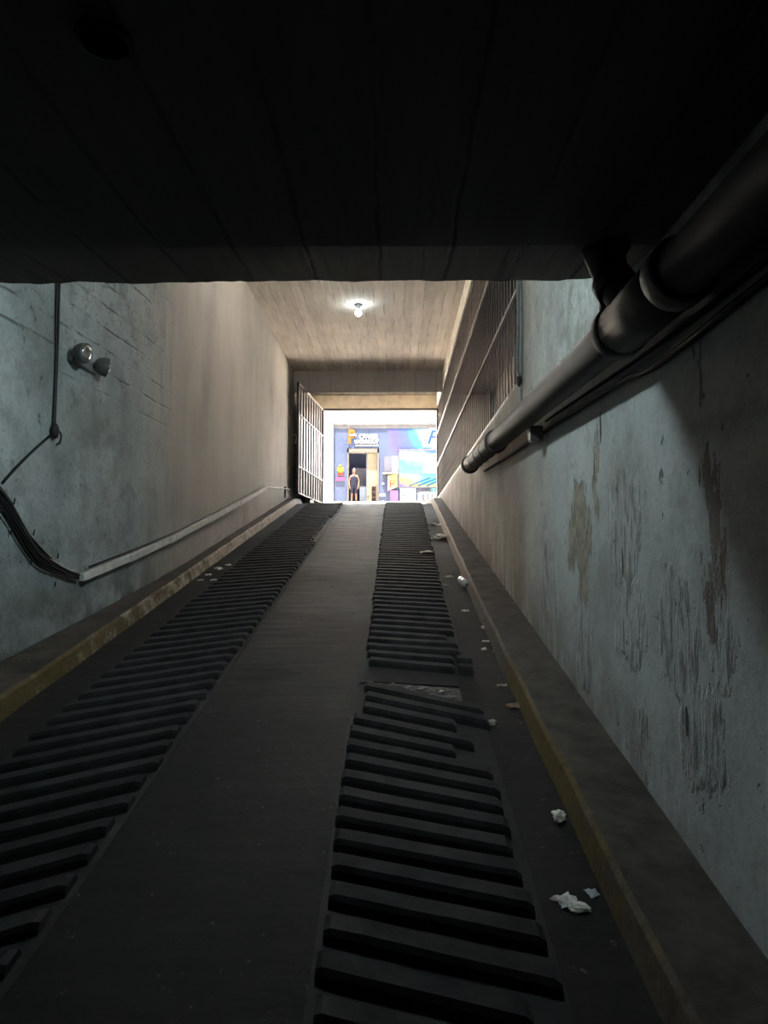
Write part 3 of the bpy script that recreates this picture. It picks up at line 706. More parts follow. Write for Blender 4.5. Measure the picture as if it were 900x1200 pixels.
MB().tube(catmull([lw(13.1, 2.96, .02), lw(13.5, 3.0, .02), lw(15, 3.13, .02), lw(16.15, 3.22, .02)]), 0.014, 8).build('conduit_run', MT['duct'], hp)
MB().bar(lw(15.55, 2.98, .02), lw(15.5, 3.22, .02), 0.03).build('clip_post', MT['black_steel'], hp)

em = thing('twin_spot_lamp', lw(5.52, 3.22, 0), 'grey twin-head emergency lamp on the left wall beside the hanging cable', 'lamp')
mb = MB(); mb.box((lx(5.5), 5.42, 3.155), (lx(5.5) + 0.05, 5.86, 3.235)); mb.bevel(0.006); mb.build('mounting_box', MT['cable_pale'], em)
for (y, z) in ((5.44, 3.235), (5.76, 3.225)):
    hd = MB()
    c0 = Vector((lx(y) + 0.05, y, z)); ax = Vector((0.75, -0.12 if y < 5.6 else 0.5, -0.18)).normalized()
    prof = [(0.0, 0.03), (0.02, 0.055), (0.05, 0.072), (0.085, 0.078), (0.10, 0.08), (0.105, 0.074)]
    hd.tube([c0 + ax * p for p, r in prof], [r for p, r in prof], 20)
    h = hd.build('lamp_head', MT['lamp_body'], em)
    q = MB(); q.tube([c0 + ax * 0.104, c0 + ax * 0.112, c0 + ax * 0.120], [0.068, 0.060, 0.02], 20)
    tag(q.build('lens', MT['chrome'], h), 'shiny lamp lens')

# ------------------------------------------------------------------ lamps that are lit, and an added fill bulb
cbulb = thing('ceiling_bulb', (-0.62, 12.35, ZC), 'lit bare bulb in a small ceiling socket over the upper ramp', 'lamp')
MB().tube([(-0.62, 12.35, ZC), (-0.62, 12.35, ZC - 0.02), (-0.62, 12.35, ZC - 0.03), (-0.62, 12.35, ZC - 0.085)], [0.075, 0.07, 0.034, 0.030], 20).build('socket', MT['lamp_body'], cbulb)
mb = MB(); mb.tube([(-0.62, 12.35, ZC - d) for d in (0.085, 0.10, 0.125, 0.155, 0.18, 0.20, 0.21)], [0.02, 0.03, 0.048, 0.058, 0.05, 0.03, 0.008], 18)
tag(mb.build('glass_bulb', MT['bulb_on'], cbulb), 'glowing white bulb')
LP = Vector((-0.47, 3.80, 3.50))
wl = thing('wall_lamp', (LP.x, 3.37, LP.z), 'lit bluish bulb in a holder on the back face of the low slab', 'lamp')
MB().tube([(LP.x, 3.365, LP.z), (LP.x, 3.40, LP.z), (LP.x, 3.41, LP.z), (LP.x, 3.74, LP.z)], [0.07, 0.065, 0.02, 0.02], 18).build('lamp_holder', MT['lamp_body'], wl)
mb = MB(); mb.ball(LP, 0.045, 16, 10); tag(mb.build('glass_bulb', MT['tube_on'], wl), 'glowing bluish bulb')
MT['fill_on'] = Mat('added_fill_bulb_glass', 0.4).color((0.9, 0.9, 0.9)).emit((1.0, 0.93, 0.84), 680.0).m  # unseen warm bulb, added only to lift the far walls
fill_bulb = thing('ceiling_bulb', (-0.62, 9.5, ZC), 'added unseen warm fill bulb on a short cord behind the slab edge', 'lamp')
MB().tube([(-0.62, 9.5, ZC), (-0.62, 9.5, ZC - 0.02), (-0.62, 9.5, ZC - 0.03), (-0.62, 9.5, ZC - 0.25)], [0.075, 0.07, 0.012, 0.012], 16).build('cord', MT['lamp_body'], fill_bulb)
MB().tube([(-0.62, 9.5, ZC - d) for d in (0.25, 0.27, 0.30, 0.33, 0.355, 0.375)], [0.02, 0.036, 0.05, 0.05, 0.035, 0.008], 16).build('glass_bulb', MT['fill_on'], fill_bulb)

# round hole in the low slab
ho = thing('drain_hole', (-0.687, 1.632, 2.862), 'round dark pipe hole in the low ceiling slab', 'hole')
MB().tube([(-0.687, 1.632, 2.866), (-0.687, 1.632, 2.852), (-0.687, 1.632, 2.852), (-0.687, 1.632, 2.864)], [0.068, 0.066, 0.054, 0.052], 28, caps=False).build('rim', MT['cable'], ho)
MB().tube([(-0.687, 1.632, 2.8635), (-0.687, 1.632, 2.8605)], [0.054, 0.054], 28).build('plug', MT['cable'], ho)

# ------------------------------------------------------------------ litter on the ramp
def crumple(name, x, y, r, label, mat, cat='litter', sx=1.0, sz=0.6, seed=0, group=None):
    mb = MB(); bmesh.ops.create_icosphere(mb.bm, subdivisions=3, radius=1.0)
    for v in mb.bm.verts:
        d = v.co.normalized()
        k = 0.75 + 0.45 * mnoise.noise(d * 1.8 + Vector((seed * 3.1, 0, 0))) + 0.30 * abs(mnoise.noise(d * 4.5 + Vector((0, seed * 1.7, 0))))
        v.co = Vector((d.x * r * k * sx, d.y * r * k, d.z * r * k * sz))
    lo = min(v.co.z for v in mb.bm.verts)
    zz = max(fz(y), 0)
    for v in mb.bm.verts: v.co = Vector((x + v.co.x, y + v.co.y, zz + v.co.z - lo - 0.002 + v.co.y * SL))
    return tag(mb.build(name, mat), label, cat, group)
def scrap(name, x, y, w, l, label, mat, rot=0.0, seed=0, cat='litter', group=None, base=0.003):
    mb = MB(); n = 7; g = []
    for i in range(n):
        row = []
        for j in range(n):
            u, v = i / (n - 1) - 0.5, j / (n - 1) - 0.5
            e = mnoise.noise(Vector((u * 3, v * 3, seed * 2.3)))
            px, py = u * w * (1 + 0.35 * e), v * l * (1 + 0.35 * mnoise.noise(Vector((u * 3, v * 3, seed * 2.3 + 9))))
            X = x + px * math.cos(rot) - py * math.sin(rot); Y = y + px * math.sin(rot) + py * math.cos(rot)
            hgt = base + 0.30 * max(w, l) * abs(mnoise.noise(Vector((u * 2.2, v * 2.2, seed * 5.1 + 3)))) 
            row.append(Vector((X, Y, fz(Y) + hgt)))
        g.append(row)
    top = [[mb.bm.verts.new(p) for p in r] for r in g]; bot = [[mb.bm.verts.new(p - Vector((0, 0, 0.0022))) for p in r] for r in g]
    for i in range(n - 1):
        for j in range(n - 1):
            mb.bm.faces.new((top[i][j], top[i + 1][j], top[i + 1][j + 1], top[i][j + 1])); mb.bm.faces.new((bot[i][j + 1], bot[i + 1][j + 1], bot[i + 1][j], bot[i][j]))
    for k in range(n - 1):
        for (p, q) in (((k, 0), (k + 1, 0)), ((k + 1, n - 1), (k, n - 1)), ((0, k + 1), (0, k)), ((n - 1, k), (n - 1, k + 1))):
            mb.bm.faces.new((top[p[0]][p[1]], bot[p[0]][p[1]], bot[q[0]][q[1]], top[q[0]][q[1]]))
    return tag(mb.build(name, mat), label, cat, group)
crumple('crumpled_paper', 0.68, 3.09, 0.035, 'small crumpled pale paper ball by the right kerb', MT['paper'], seed=1)
scrap('torn_paper', 0.585, 2.575, 0.075, 0.06, 'largest torn grey paper scrap, beside the short near ribbed strip', MT['paper'], 0.4, 2)
crumple('crumpled_paper', 0.625, 2.53, 0.026, 'crumpled grey paper lump touching the largest torn scrap', MT['paper'], sx=1.6, sz=0.5, seed=5)
scrap('paper_scrap', 0.69, 2.62, 0.036, 0.045, 'small flat blue-grey paper scrap between the largest torn scrap and the right kerb', MT['paper_blue'], 0.3, 3)
crumple('crumpled_paper', 0.527, 4.05, 0.028, 'small bright crumpled paper right of the broken skewed ribs', MT['paper'], sx=1.3, seed=7)
bt = thing('plastic_bottle', (0.757, 7.54, fz(7.54)), 'clear plastic bottle lying against the right kerb', 'bottle')
c0 = Vector((0.70, 7.68, fz(7.68) + 0.045)); c1 = Vector((0.745, 7.42, fz(7.42) + 0.045))
pf = [(0, 0.028), (0.02, 0.042), (0.25, 0.044), (0.38, 0.038), (0.45, 0.044), (0.68, 0.044), (0.82, 0.03), (0.88, 0.016), (0.93, 0.015)]
MB().tube([c0.lerp(c1, t) for t, r in pf], [r for t, r in pf], 20).build('bottle_body', MT['bottle'], bt)
tag(MB().tube([c0.lerp(c1, t) for t in (0.92, 1.0)], 0.018, 16).build('cap', MT['white_letter'], bt), 'white bottle cap')
scrap('torn_paper', 0.73, 12.45, 0.22, 0.20, 'flat pale paper sheet high on the ramp by the right kerb', MT['paper'], 0.2, 4)
crumple('crumpled_paper', 0.70, 10.95, 0.09, 'pale crumpled paper heap beside the right track, below the flat sheet', MT['paper'], sx=1.5, sz=0.35, seed=11)
crumple('crumpled_paper', 0.62, 10.80, 0.05, 'smaller pale paper lump at the left of the paper heap', MT['paper'], sx=1.5, sz=0.4, seed=12)
scrap('paper_scrap', 0.42, 9.3, 0.16, 0.12, 'pale torn scrap lying on the right edge of the ribbed strip', MT['paper'], 0.1, 6, base=0.055)
scrap('paper_scrap', 0.60, 8.05, 0.09, 0.05, 'small pale scrap left of the plastic bottle', MT['paper'], 0.0, 8)
scrap('paper_scrap', 0.53, 7.62, 0.05, 0.05, 'tiny pale scrap at the edge of the ribs beside the bottle', MT['paper_blue'], 0.5, 9)
scrap('paper_scrap', 0.635, 6.55, 0.06, 0.04, 'small white scrap down-slope of the plastic bottle', MT['paper'], -0.5, 10)
crumple('crumpled_foil', 0.735, 5.98, 0.028, 'crumpled foil bit at the top of the litter by the right kerb', MT['foil'], seed=15)
for i, (x, y, s, lab) in enumerate([(0.70, 5.62, 0.05, 'pale foil scrap in the litter patch, below the foil bit'), (0.745, 5.36, 0.06, 'brown dry scrap in the litter patch against the right kerb'), (0.66, 5.42, 0.05, 'dull scrap at the left of the litter patch')]):
    scrap('litter_scrap', x, y, s, s * 0.7, lab, [MT['foil'], MT['leaf'], MT['paper']][i], i * 0.7, 20 + i)
scrap('litter_scrap', 0.70, 4.32, 0.09, 0.06, 'thin dull wrapper by the right kerb opposite the broken ribs', MT['leaf'], 0.2, 26)
scrap('litter_scrap', 0.68, 4.66, 0.06, 0.02, 'narrow dull strip lying just above the wrapper by the right kerb', MT['foil'], 0.1, 27)
for i, (x, y, lab) in enumerate([(-2.10, 7.86, 'lowest pale crumb of litter beside the left kerb'), (-2.09, 8.15, 'second pale scrap up the left kerb litter'), (-2.055, 8.5, 'third and longest pale strip of the left kerb litter'), (-2.0, 8.75, 'topmost pale scrap of the left kerb litter'), (-1.955, 7.86, 'pale crumb nearest the left ribs')]):
    scrap('litter_scrap', x, y, 0.06 + 0.03 * (i == 2), 0.05 + 0.1 * (i == 2), lab, MT['paper'], 0.3 * i, 30 + i)
mb = MB()   # crumbs: nobody could count them
for i in range(150):
    if i % 3: x, y = random.uniform(0.55, 0.83) , random.choice([random.gauss(5.4, 0.45), random.uniform(4, 13)])
    else: x, y = random.choice([random.uniform(-2.15, -1.95), random.uniform(-0.95, 0.6)]), random.uniform(6, 13)
    if y < 2 or (-0.28 < x < 0.66) or x < -1.88 and False: continue
    x = min(x, 0.80 if y > 8 else 0.76); s = random.uniform(0.003, 0.009)
    mb.box((x, y, fz(y)), (x + s * random.uniform(1, 2), y + s, fz(y) + s * 0.8))
tag(mb.build('litter_crumbs', MT['leaf']), 'fine pale crumbs scattered along the ramp edges', 'litter', kind='stuff')

# ------------------------------------------------------------------ the street and the shop front across it
mb = MB(); mb.hexa([(-30, 19.2, 2.6), (30, 19.2, 2.6), (30, 36.4, 4.2), (-30, 36.4, 4.2), (-30, 19.2, 3.118), (30, 19.2, 3.118), (30, 36.4, fz(36.4)), (-30, 36.4, fz(36.4))])
struct(mb, 'street', MT['street'], 'sunlit pale street outside', 'street')
ZS = 4.60
mb = MB(); mb.box((-30, 36.4, 4.0), (30, 38.4, ZS)); struct(mb, 'sidewalk', MT['street'], 'pale pavement in front of the blue shop', 'pavement')
DX0, DX1, DZ1 = -2.475, -0.804, 7.53
mb = MB()
mb.box((-3.22, 38.0, 4.2), (DX0, 38.3, 8.62)); mb.box((DX1, 38.0, 4.2), (12, 38.3, 8.62)); mb.box((DX0, 38.0, DZ1), (DX1, 38.3, 8.62))
struct(mb, 'wall_facade', MT['facade'], 'dusty blue shop front across the street', 'wall')
mb = MB(); mb.box((-3.22, 37.96, 8.62), (12, 38.3, 8.80)); mb.box((-3.22, 37.93, 8.80), (12, 38.3, 8.90)); struct(mb, 'trim_1', MT['ledge'], 'grey ledge above the blue shop front', 'ledge')
mb = MB(); mb.box((-3.22, 38.0, 8.90), (12, 38.3, 13)); struct(mb, 'wall_upper_storey', MT['white_wall'], 'bright white upper wall above the ledge', 'wall')
mb = MB(); mb.box((-14, 37.7, 4.0), (-3.22, 38.3, 13)); struct(mb, 'wall_neighbour', MT['white_wall'], 'bright white neighbouring wall left of the blue shop', 'wall')
mb = MB(); mb.box((DX0, 37.93, ZS), (DX0 + 0.08, 38.3, DZ1)); mb.box((DX1 - 0.08, 37.93, ZS), (DX1, 38.3, DZ1)); mb.box((DX0, 37.93, DZ1 - 0.22), (DX1, 38.3, DZ1))
struct(mb, 'door_2', MT['door_frame'], 'grey beige frame of the shop doorway', 'door frame')
# shop interior
mb = MB()
mb.box((-3.2, 41.2, 4.2), (0.5, 41.4, 8.0)); mb.box((-3.4, 38.3, 4.2), (-3.2, 41.4, 8.0)); mb.box((0.5, 38.3, 4.2), (0.7, 41.4, 8.0)); mb.box((-3.4, 38.3, 7.8), (0.7, 41.4, 8.0)); mb.box((-3.4, 38.3, 4.2), (0.7, 41.4, ZS))
struct(mb, 'wall_shop', MT['navy'], 'dark navy interior of the shop', 'wall')
dl = thing('door_leaf', (-1.15, 38.12, ZS), 'closed cream leaf on the right of the shop doorway', 'door')
MB().box((-1.437, 38.10, ZS + 0.01), (DX1 - 0.085, 38.15, DZ1 - 0.23)).build('leaf_panel', MT['door_leaf'], dl)
MB().box((-1.475, 38.08, ZS + 0.01), (-1.437, 38.16, DZ1 - 0.23)).build('edge_post', MT['slate'], dl)
MB().box((-1.43, 38.06, 5.07), (-1.31, 38.10, 5.12)).build('handle', MT['black_steel'], dl)
cr = thing('brown_crate', (-1.07, 37.9, ZS), 'brown crate standing before the cream door leaf', 'crate')
for x in (-1.19, -0.97): MB().box((x, 37.72, ZS), (x + 0.035, 37.92, 5.52)).build('side_board', MT['brown'], cr)
for z in (4.62, 4.92, 5.22, 5.47): MB().box((-1.19, 37.74, z), (-0.94, 37.90, z + 0.045)).build('shelf', MT['brown'], cr)
MB().box((-1.16, 37.89, ZS), (-0.97, 37.91, 5.5)).build('back_board', MT['brown'], cr)
sh = thing('shop_rack', (-1.8, 40.2, ZS), 'dark slatted rack inside the shop behind the person', 'rack')
MB().box((-2.35, 40.0, 5.75), (-1.5, 40.1, 6.75)).build('rack_panel', planks_mat('slatted_rack', (0.09, 0.09, 0.12), 2, 0.14), sh)
for x in (-2.3, -1.55): MB().box((x, 40.02, ZS + 0.002), (x + 0.05, 40.08, 5.75)).build('rack_leg', MT['slate'], sh)
ct = thing('counter', (-1.75, 39.1, ZS), 'pale blue counter inside the shop, right of the person', 'counter')
MB().box((-1.86, 38.9, ZS + 0.002), (-1.5, 39.4, 5.60)).build('counter_body', MT['counter'], ct)
MB().box((-1.90, 38.86, 5.60), (-1.49, 39.44, 5.66)).build('counter_top', MT['pale_letter'], ct)

def text(s, name, mat, parent, x0, x1, z0, z1, y, depth=0.04, shear=0.0, bold=0.0):
    cu = bpy.data.curves.new(name, 'FONT'); cu.body = s; cu.size = 1.0; cu.extrude = 0.5; cu.shear = shear; cu.offset = bold
    o = bpy.data.objects.new(name, cu); COL.objects.link(o)
    bpy.context.view_layer.update()
    me = bpy.data.meshes.new_from_object(o.evaluated_get(bpy.context.evaluated_depsgraph_get()))
    COL.objects.unlink(o); bpy.data.objects.remove(o)
    xs = [v.co.x for v in me.vertices]; zs = [v.co.y for v in me.vertices]
    ax, bx, az, bz = min(xs), max(xs), min(zs), max(zs); off = Vector(parent.location)
    for v in me.vertices:
        X = x0 + (v.co.x - ax) / (bx - ax) * (x1 - x0); Z_ = z0 + (v.co.y - az) / (bz - az) * (z1 - z0)
        v.co = Vector((X, y - v.co.z * depth, Z_)) - off
    me.materials.clear(); me.materials.append(mat)
    ob = bpy.data.objects.new(name, me); COL.objects.link(ob); ob.parent = parent
    return ob
sg = thing('shop_sign', (-1.62, 37.95, 7.75), 'shop sign with a big orange initial and white letters over the doorway', 'sign')
tag(text('P', 'initial_letter', MT['orange'], sg, -2.42, -2.04, 7.80, 8.57, 37.95, 0.06, 0, 0.05), 'orange letter')
text('OWER', 'lettering', MT['white_letter'], sg, -1.86, -0.82, 8.03, 8.32, 37.95, 0.06, 0, 0.05)
text('WORKOUT', 'lettering', MT['white_letter'], sg, -2.12, -0.82, 7.79, 7.99, 37.95, 0.06, 0, 0.05)
MB().box((-2.03, 37.93, 7.655), (-0.83, 37.97, 7.74)).build('lower_strip', MT['pale_letter'], sg)
MB().box((-2.36, 37.90, 8.22), (-2.0, 37.93, 8.29)).build('white_dash', MT['white_letter'], sg)

ps = thing('painted_emblem', (-2.83, 37.98, 5.8), 'yellow, red and pink painted emblem left of the doorway', 'sign')  # emblem painted on the shop wall, built as thin raised pieces
MB().tube([(-2.83, 37.98, 6.42), (-2.83, 37.95, 6.42)], [0.19, 0.19], 24).build('yellow_disc', MT['yellow'], ps)
MB().box((-3.0, 37.93, 6.28), (-2.66, 37.95, 6.36)).build('green_band', MT['green'], ps)
MB().box((-2.98, 37.93, 6.10), (-2.68, 37.95, 6.24)).build('red_band', MT['red'], ps)
MB().box((-3.08, 37.94, 5.82), (-2.62, 37.97, 6.02)).build('pink_band', MT['pink'], ps)
MB().tube([(-2.83, 37.98, 6.60), (-2.83, 37.95, 6.60)], [0.09, 0.05], 16).build('yellow_crown', MT['yellow'], ps)

mb = MB(); mb.box((-0.35, 37.985, 7.0), (3.2, 38.0, 8.58)); mm = mb.build('wall_mural', MT['mural'])
tag(mm, 'purple to cyan painted mural on the upper right of the blue shop front', 'mural')
bp = thing('big_letter', (1.95, 37.96, 7.8), 'large slanted blue and white letter at the right edge of the mural', 'sign')  # painted letter, built as thin raised shapes
text('P', 'letter_outline', MT['white_letter'], bp, 1.50, 2.75, 7.62, 8.62, 37.97, 0.02, 0.25, 0.09)
text('P', 'letter_face', MT['letter_blue'], bp, 1.74, 2.55, 7.78, 8.50, 37.94, 0.02, 0.25, 0.0)
pn = thing('mural_shutter', (1.9, 37.95, 5.48), 'roller shutter painted with green, cyan and yellow swirls', 'shutter')
MB().box((0.27, 37.93, 5.50), (3.4, 37.98, 7.42)).build('painted_panel', MT['panel'], pn)
MB().box((0.22, 37.88, 7.42), (3.45, 37.98, 7.50)).build('top_rail', MT['slate'], pn)
MB().box((0.22, 37.90, 5.46), (0.27, 37.98, 7.42)).build('side_rail', MT['slate'], pn)
MB().box((0.27, 37.90, 5.44), (3.45, 37.98, 5.50)).build('bottom_rail', MT['slate'], pn)
MB().box((1.66, 37.92, 7.03), (2.6, 37.935, 7.26)).build('white_block', MT['white_letter'], pn)
MB().box((1.5, 37.92, 6.2), (2.6, 37.935, 6.6)).build('pink_block', mural_mat('pink_white_paint', 5.0, (-0.4, 0.7, 0.7, 1.1), 0.5, 0.5, [(0.2, (0.075, 0.04, 0.065)), (0.8, (0.1, 0.09, 0.1))], 0.8), pn)
for i in range(3):
    mb = MB(); mb.bar((0.8 + 0.45 * i, 37.925, 5.56), (1.9 + 0.45 * i, 37.925, 5.98), 0.015, 0.07); mb.build('violet_stripe', MT['letter_blue'], pn)

wd = thing('serving_window', (-0.15, 37.95, 6.2), 'small dark serving window with a shelf, left of the painted shutter', 'window')
MB().box((-0.53, 37.96, 6.27), (-0.10, 37.99, 7.14)).build('dark_pane', MT['slate'], wd)
MB().box((-0.10, 37.96, 6.27), (0.20, 37.99, 7.14)).build('poster_pane', mural_mat('pale_poster', 2.0, (0.05, 0.35, 0.07, 0.94), 0.3, 0.7, [(0.1, (0.08, 0.10, 0.095)), (0.4, (0.04, 0.08, 0.065)), (0.65, (0.095, 0.085, 0.08)), (1.0, (0.085, 0.05, 0.065))], 0.6), wd)
MB().box((-0.60, 37.72, 6.16), (0.21, 37.99, 6.24)).build('shelf', plain('pinkish_shelf_board', (0.05, 0.034, 0.03), 0.8), wd)
for x in (-0.50, 0.08): MB().box((x, 37.80, 6.02), (x + 0.05, 37.99, 6.16)).build('shelf_bracket', MT['slate'], wd)
hb = thing('hanging_board', (-0.05, 37.66, 5.3), 'yellow and pink slanted board hanging below the serving window', 'sign')
mb = MB(); mb.hexa([(-0.34, 37.67, 5.26), (0.18, 37.67, 5.48), (0.18, 37.70, 5.48), (-0.34, 37.70, 5.26), (-0.34, 37.67, 6.05), (0.18, 37.67, 6.14), (0.18, 37.70, 6.14), (-0.34, 37.70, 6.05)])
mb.build('board', mural_mat('yellow_pink_board', 4.0, (-0.29, 0.23, 0.0, 0.8), 0.3, 0.7, [(0.0, (0.085, 0.03, 0.045)), (0.35, (0.10, 0.065, 0.03)), (0.65, (0.095, 0.08, 0.02)), (1.0, (0.045, 0.065, 0.015))], 0.4), hb)
mb = MB(); mb.tube([(-0.10 + 0.12 * math.cos(a), 37.66, 5.72 + 0.10 * math.sin(a)) for a in [0.3 * k for k in range(20)]], 0.022, 8); mb.tube([(-0.21, 37.66, 5.45), (-0.21, 37.66, 5.78)], 0.022, 8)
mb.build('pink_loop', MT['red'], hb)
pb = thing('pink_board', (-0.03, 37.8, ZS), 'low pink and lilac board leaning by the pavement below the serving window', 'board')
MB().box((-0.22, 37.84, ZS), (0.22, 37.88, 5.30)).build('board_face', mural_mat('pink_lilac_board', 7.0, (-0.2, 0.25, 0.0, 0.7), 0.6, 0.4, [(0.0, (0.025, 0.023, 0.055)), (0.5, (0.08, 0.028, 0.065)), (1.0, (0.035, 0.03, 0.07))], 0.8), pb)
MB().box((-0.2, 37.88, ZS), (0.2, 37.95, ZS + 0.04)).build('foot', MT['slate'], pb)
for (x, z, w, h, lab) in [(-0.62, 5.0, 0.30, 0.15, 'larger white notice plate low on the shop wall beside the doorway'), (-0.58, 5.62, 0.12, 0.10, 'small white plate on the shop wall below the serving window'), (-0.58, 4.68, 0.12, 0.10, 'small white plate near the pavement right of the doorway')]:
    mb = MB(); mb.box((x - w / 2, 37.96, z), (x + w / 2, 38.0, z + h)); mb.bevel(0.008); tag(mb.build('wall_sign_plate', MT['white_letter']), lab, 'sign')
lb = thing('light_board', (0.6, 37.9, ZS), 'pale blue board standing under the left end of the painted shutter', 'board')
MB().box((0.30, 37.90, ZS), (1.15, 37.94, 5.42)).build('board_face', plain('pale_blue_board', (0.036, 0.047, 0.062), 0.8, spec=0.1), lb)
MB().box((0.34, 37.88, 5.1), (0.6, 37.9, 5.38)).build('white_sheet', MT['white_letter'], lb)
dk = thing('dark_panel', (1.9, 37.96, ZS), 'dark grey plinth under the right half of the painted shutter', 'panel')
MB().box((1.2, 37.94, ZS), (3.4, 37.99, 5.43)).build('plinth', MT['slate'], dk)
tb = thing('folding_table', (1.9, 37.4, ZS), 'white table with a scalloped edge in front of the dark plinth', 'table')
MB().box((1.32, 37.2, 5.12), (2.75, 37.7, 5.17)).build('tabletop', MT['white_letter'], tb)
for x in (1.36, 2.66):
    for y in (37.25, 37.62): MB().box((x, y, ZS), (x + 0.05, y + 0.05, 5.12)).build('leg', MT['white_letter'], tb)
for i in range(5): MB().box((1.55 + 0.22 * i, 37.19, 4.75 + 0.06 * (i % 2)), (1.67 + 0.22 * i, 37.21, 5.12)).build('cloth_strip', MT['white_letter'], tb)
tl = thing('teal_tub', (2.05, 37.45, 5.17), 'teal plastic tub on the white table', 'tub')
MB().tube([(2.05, 37.45, 5.17), (2.05, 37.45, 5.30)], [0.13, 0.16], 20).build('tub_body', MT['teal'], tl)
MB().tube([(2.05, 37.45, 5.30), (2.05, 37.45, 5.33)], [0.18, 0.18], 20).build('tub_rim', MT['teal'], tl)
st = thing('white_stool', (1.33, 37.0, ZS), 'white plastic stool left of the white table', 'stool')
MB().tube([(1.33, 37.0, 5.02), (1.33, 37.0, 5.06)], 0.15, 20).build('seat', MT['white_letter'], st)
for a in range(4): MB().bar((1.33 + 0.13 * math.cos(a * PI / 2 + .78), 37.0 + 0.13 * math.sin(a * PI / 2 + .78), ZS), (1.33 + 0.09 * math.cos(a * PI / 2 + .78), 37.0 + 0.09 * math.sin(a * PI / 2 + .78), 5.02), 0.04).build('leg', MT['white_letter'], st)

# ------------------------------------------------------------------ the person in the doorway
def skinned(name, V, E, mat, parent, sub=2, root=0):
    me = bpy.data.meshes.new(name); off = Vector(parent.location)
    if parent.parent: off += Vector(parent.parent.location)
    me.from_pydata([Vector(v[:3]) - off for v in V], E, []); me.update()
    o = bpy.data.objects.new(name, me); COL.objects.link(o)
    sk = o.modifiers.new('Skin', 'SKIN'); sk.use_smooth_shade = True
    for i, v in enumerate(V):
        r = v[3]; me.skin_vertices[0].data[i].radius = r if isinstance(r, tuple) else (r, r)
    me.skin_vertices[0].data[root].use_root = True
    ss = o.modifiers.new('Sub', 'SUBSURF'); ss.levels = sub; ss.render_levels = sub
    bpy.context.view_layer.update()
    m2 = bpy.data.meshes.new_from_object(o.evaluated_get(bpy.context.evaluated_depsgraph_get()))
    bpy.data.objects.remove(o)
    for p in m2.polygons: p.use_smooth = True
    m2.materials.clear(); m2.materials.append(mat)
    r = bpy.data.objects.new(name, m2); COL.objects.link(r); r.parent = parent
    return r
PX, PY, PZ = -2.10, 37.70, ZS
pr = thing('person', (PX, PY, PZ), 'person in dark sleeveless top and knee-length shorts standing in the shop doorway', 'person')
V = []; E = []
def v(x, y, z, r, link=None):
    V.append((PX + x, PY + y, PZ + z, r)); i = len(V) - 1
    if link is not None: E.append((link, i))
    return i
pel = v(0, 0, 0.98, (0.15, 0.105)); w_ = v(0, 0, 1.15, (0.135, 0.095), pel); ch = v(0, 0, 1.34, (0.165, 0.11), w_); nb = v(0, 0.01, 1.50, (0.085, 0.075), ch); nk = v(0, 0.0, 1.57, 0.055, nb)
h1 = v(0, -0.015, 1.64, (0.07, 0.085), nk); h2 = v(0, -0.01, 1.72, (0.080, 0.098), h1); h3 = v(0, 0.0, 1.785, (0.06, 0.07), h2)
for s in (-1, 1):
    hp_ = v(s * 0.095, 0, 0.90, 0.088, pel); kn = v(s * 0.11, -0.015, 0.50, 0.058, hp_); cf = v(s * 0.115, 0.01, 0.36, 0.056, kn); an = v(s * 0.12, 0.01, 0.09, 0.037, cf); hl = v(s * 0.125, -0.03, 0.035, 0.036, an); v(s * 0.14, -0.15, 0.028, 0.03, hl)
    sh_ = v(s * 0.175, 0, 1.43, 0.062, ch); el = v(s * 0.255, 0.03, 1.15, 0.042, sh_); wr = v(s * 0.235, -0.06, 0.92, 0.029, el); pm = v(s * 0.215, -0.085, 0.85, (0.036, 0.022), wr)
    for k, (dx, L_) in enumerate([(-0.028, 0.062), (-0.01, 0.07), (0.008, 0.066), (0.026, 0.052)]):
        a = v(s * 0.212 + dx, -0.10, 0.80, 0.0095, pm); v(s * 0.208 + dx, -0.088, 0.80 - L_, 0.008, a)
    a = v(s * 0.185, -0.115, 0.845, 0.011, pm); v(s * 0.178, -0.125, 0.80, 0.009, a)
skinned('body', V, E, MT['skin'], pr)
bodyV = V
V = []; E = []
a0 = v(0, 0, 0.86, (0.19, 0.14)); a = v(0, 0, 0.98, (0.19, 0.14), a0); b = v(0, 0, 1.15, (0.18, 0.135), a); c_ = v(0, 0, 1.36, (0.205, 0.15), b); d_ = v(0, 0.005, 1.47, (0.15, 0.115), c_)
for s in (-1, 1): v(s * 0.15, 0, 1.43, 0.075, c_)
skinned('sleeveless_top', V, E, MT['cloth'], pr)
V = []; E = []
a0 = v(0, 0, 1.06, (0.16, 0.12)); a = v(0, 0, 0.95, (0.185, 0.135), a0)
for s in (-1, 1):
    q = v(s * 0.10, 0, 0.86, 0.108, a); q2 = v(s * 0.11, -0.008, 0.62, 0.092, q); v(s * 0.115, -0.012, 0.49, 0.088, q2)
skinned('shorts', V, E, MT['cloth'], pr)
mb = MB(); mb.ball((PX, PY + 0.018, PZ + 1.745), (0.088, 0.10, 0.085), 16, 10); mb.ball((PX, PY + 0.03, PZ + 1.84), (0.045, 0.045, 0.04), 12, 8); mb.build('hair', MT['hair'], pr)
mb = MB()
for s in (-1, 1): mb.ball((PX + s * 0.030, PY - 0.098, PZ + 1.700), (0.011, 0.008, 0.008), 8, 6)
mb.build('eyes', MT['shoe'], pr)
mb = MB(); mb.ball((PX, PY - 0.108, PZ + 1.675), (0.012, 0.016, 0.022), 8, 6); mb.build('nose', MT['skin'], pr)
mb = MB(); mb.ball((PX, PY - 0.096, PZ + 1.640), (0.024, 0.008, 0.006), 8, 6); mb.build('mouth', MT['red'], pr)
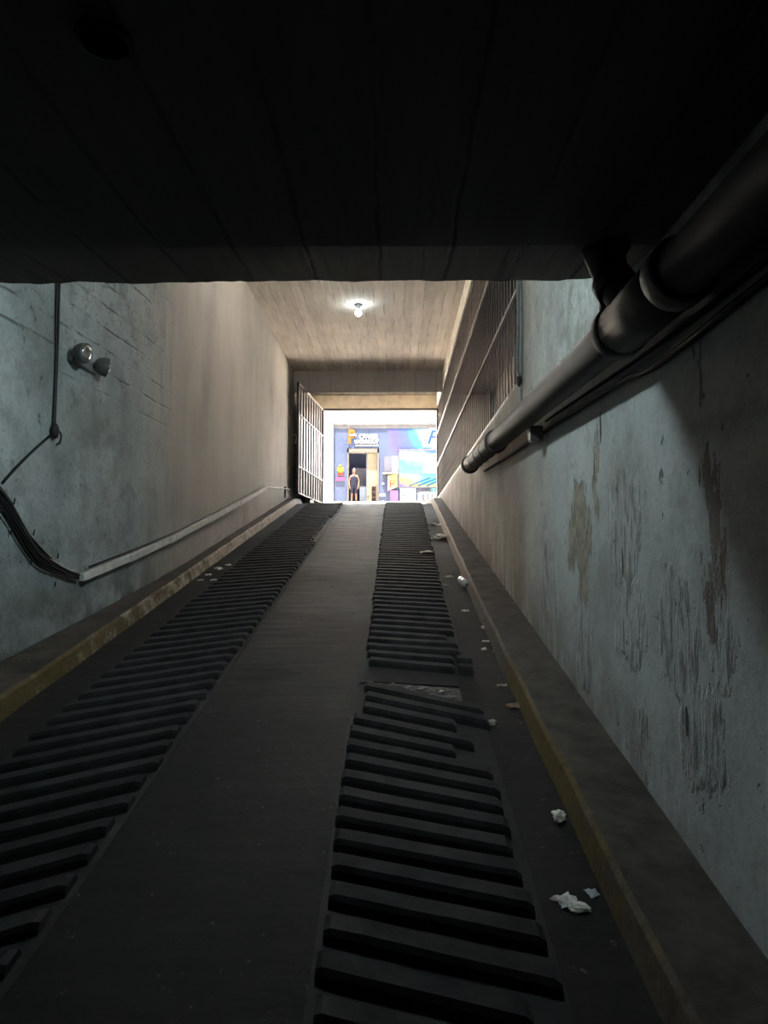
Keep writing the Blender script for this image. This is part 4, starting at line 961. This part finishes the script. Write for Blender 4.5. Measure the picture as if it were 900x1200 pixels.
for s in (-1, 1):
    mb = MB(); mb.ball((PX + s * 0.082, PY, PZ + 1.69), (0.010, 0.020, 0.030), 8, 6); mb.build('ear', MT['skin'], pr)
    mb = MB(); mb.ball((PX + s * 0.133, PY - 0.07, PZ + 0.045), (0.05, 0.135, 0.045), 14, 8); mb.build('shoe', MT['shoe'], pr)

for o in S.objects:
    if o.parent is None and o.get('category') == 'litter' and o.get('kind') != 'stuff':
        o['group'] = 'litter beside the left kerb' if 'left kerb' in o['label'] or 'left ribs' in o['label'] else 'litter beside the right kerb'
    if o.parent is None and o.get('category') == 'traction strip': o['group'] = 'ribbed wheel tracks on the ramp'
    if o.name.startswith('broken_rib'): o['group'] = 'broken rib ends beside the right track'
    if o.name.startswith('wall_sign_plate'): o['group'] = 'small white plates on the shop wall'
    if o.name.startswith('power_cable'): o['group'] = 'loose cables on the walls'

# ------------------------------------------------------------------ light
su = bpy.data.lights.new('sun', 'SUN'); su.energy = 190; su.angle = math.radians(0.6); su.color = (1.0, 0.95, 0.86)
so = bpy.data.objects.new('sun', su); COL.objects.link(so)
el, az = math.radians(79), math.radians(20)
d = Vector((-math.sin(az) * math.cos(el), -math.cos(az) * math.cos(el), math.sin(el)))   # towards the sun
so.rotation_euler = d.to_track_quat('Z', 'Y').to_euler(); so.location = (0, 25, 40)
W = bpy.data.worlds.new('sky'); S.world = W; W.use_nodes = True
bg = W.node_tree.nodes['Background']; bg.inputs[0].default_value = (0.62, 0.78, 1.0, 1); bg.inputs[1].default_value = 9.0

# ------------------------------------------------------------------ camera
cam = bpy.data.cameras.new('camera'); co = bpy.data.objects.new('camera', cam); COL.objects.link(co)
cam.sensor_fit = 'VERTICAL'; cam.sensor_height = 36.0; cam.lens = 850.0 / 1200.0 * 36.0
cam.clip_start = 0.05; cam.clip_end = 300
p = math.atan(57 / 850.0); yw = math.atan(12 / 850.0 * math.cos(p))
co.location = (0, 0, 1.63); co.rotation_euler = (PI / 2 + p, 0, yw)
S.camera = co
S.view_settings.view_transform = 'Standard'; S.view_settings.look = 'None'; S.view_settings.gamma = 1.0
S.view_settings.use_curve_mapping = False; S.view_settings.exposure = 0.0
S.cycles.max_bounces = 16; S.cycles.diffuse_bounces = 10; S.cycles.sample_clamp_indirect = 0
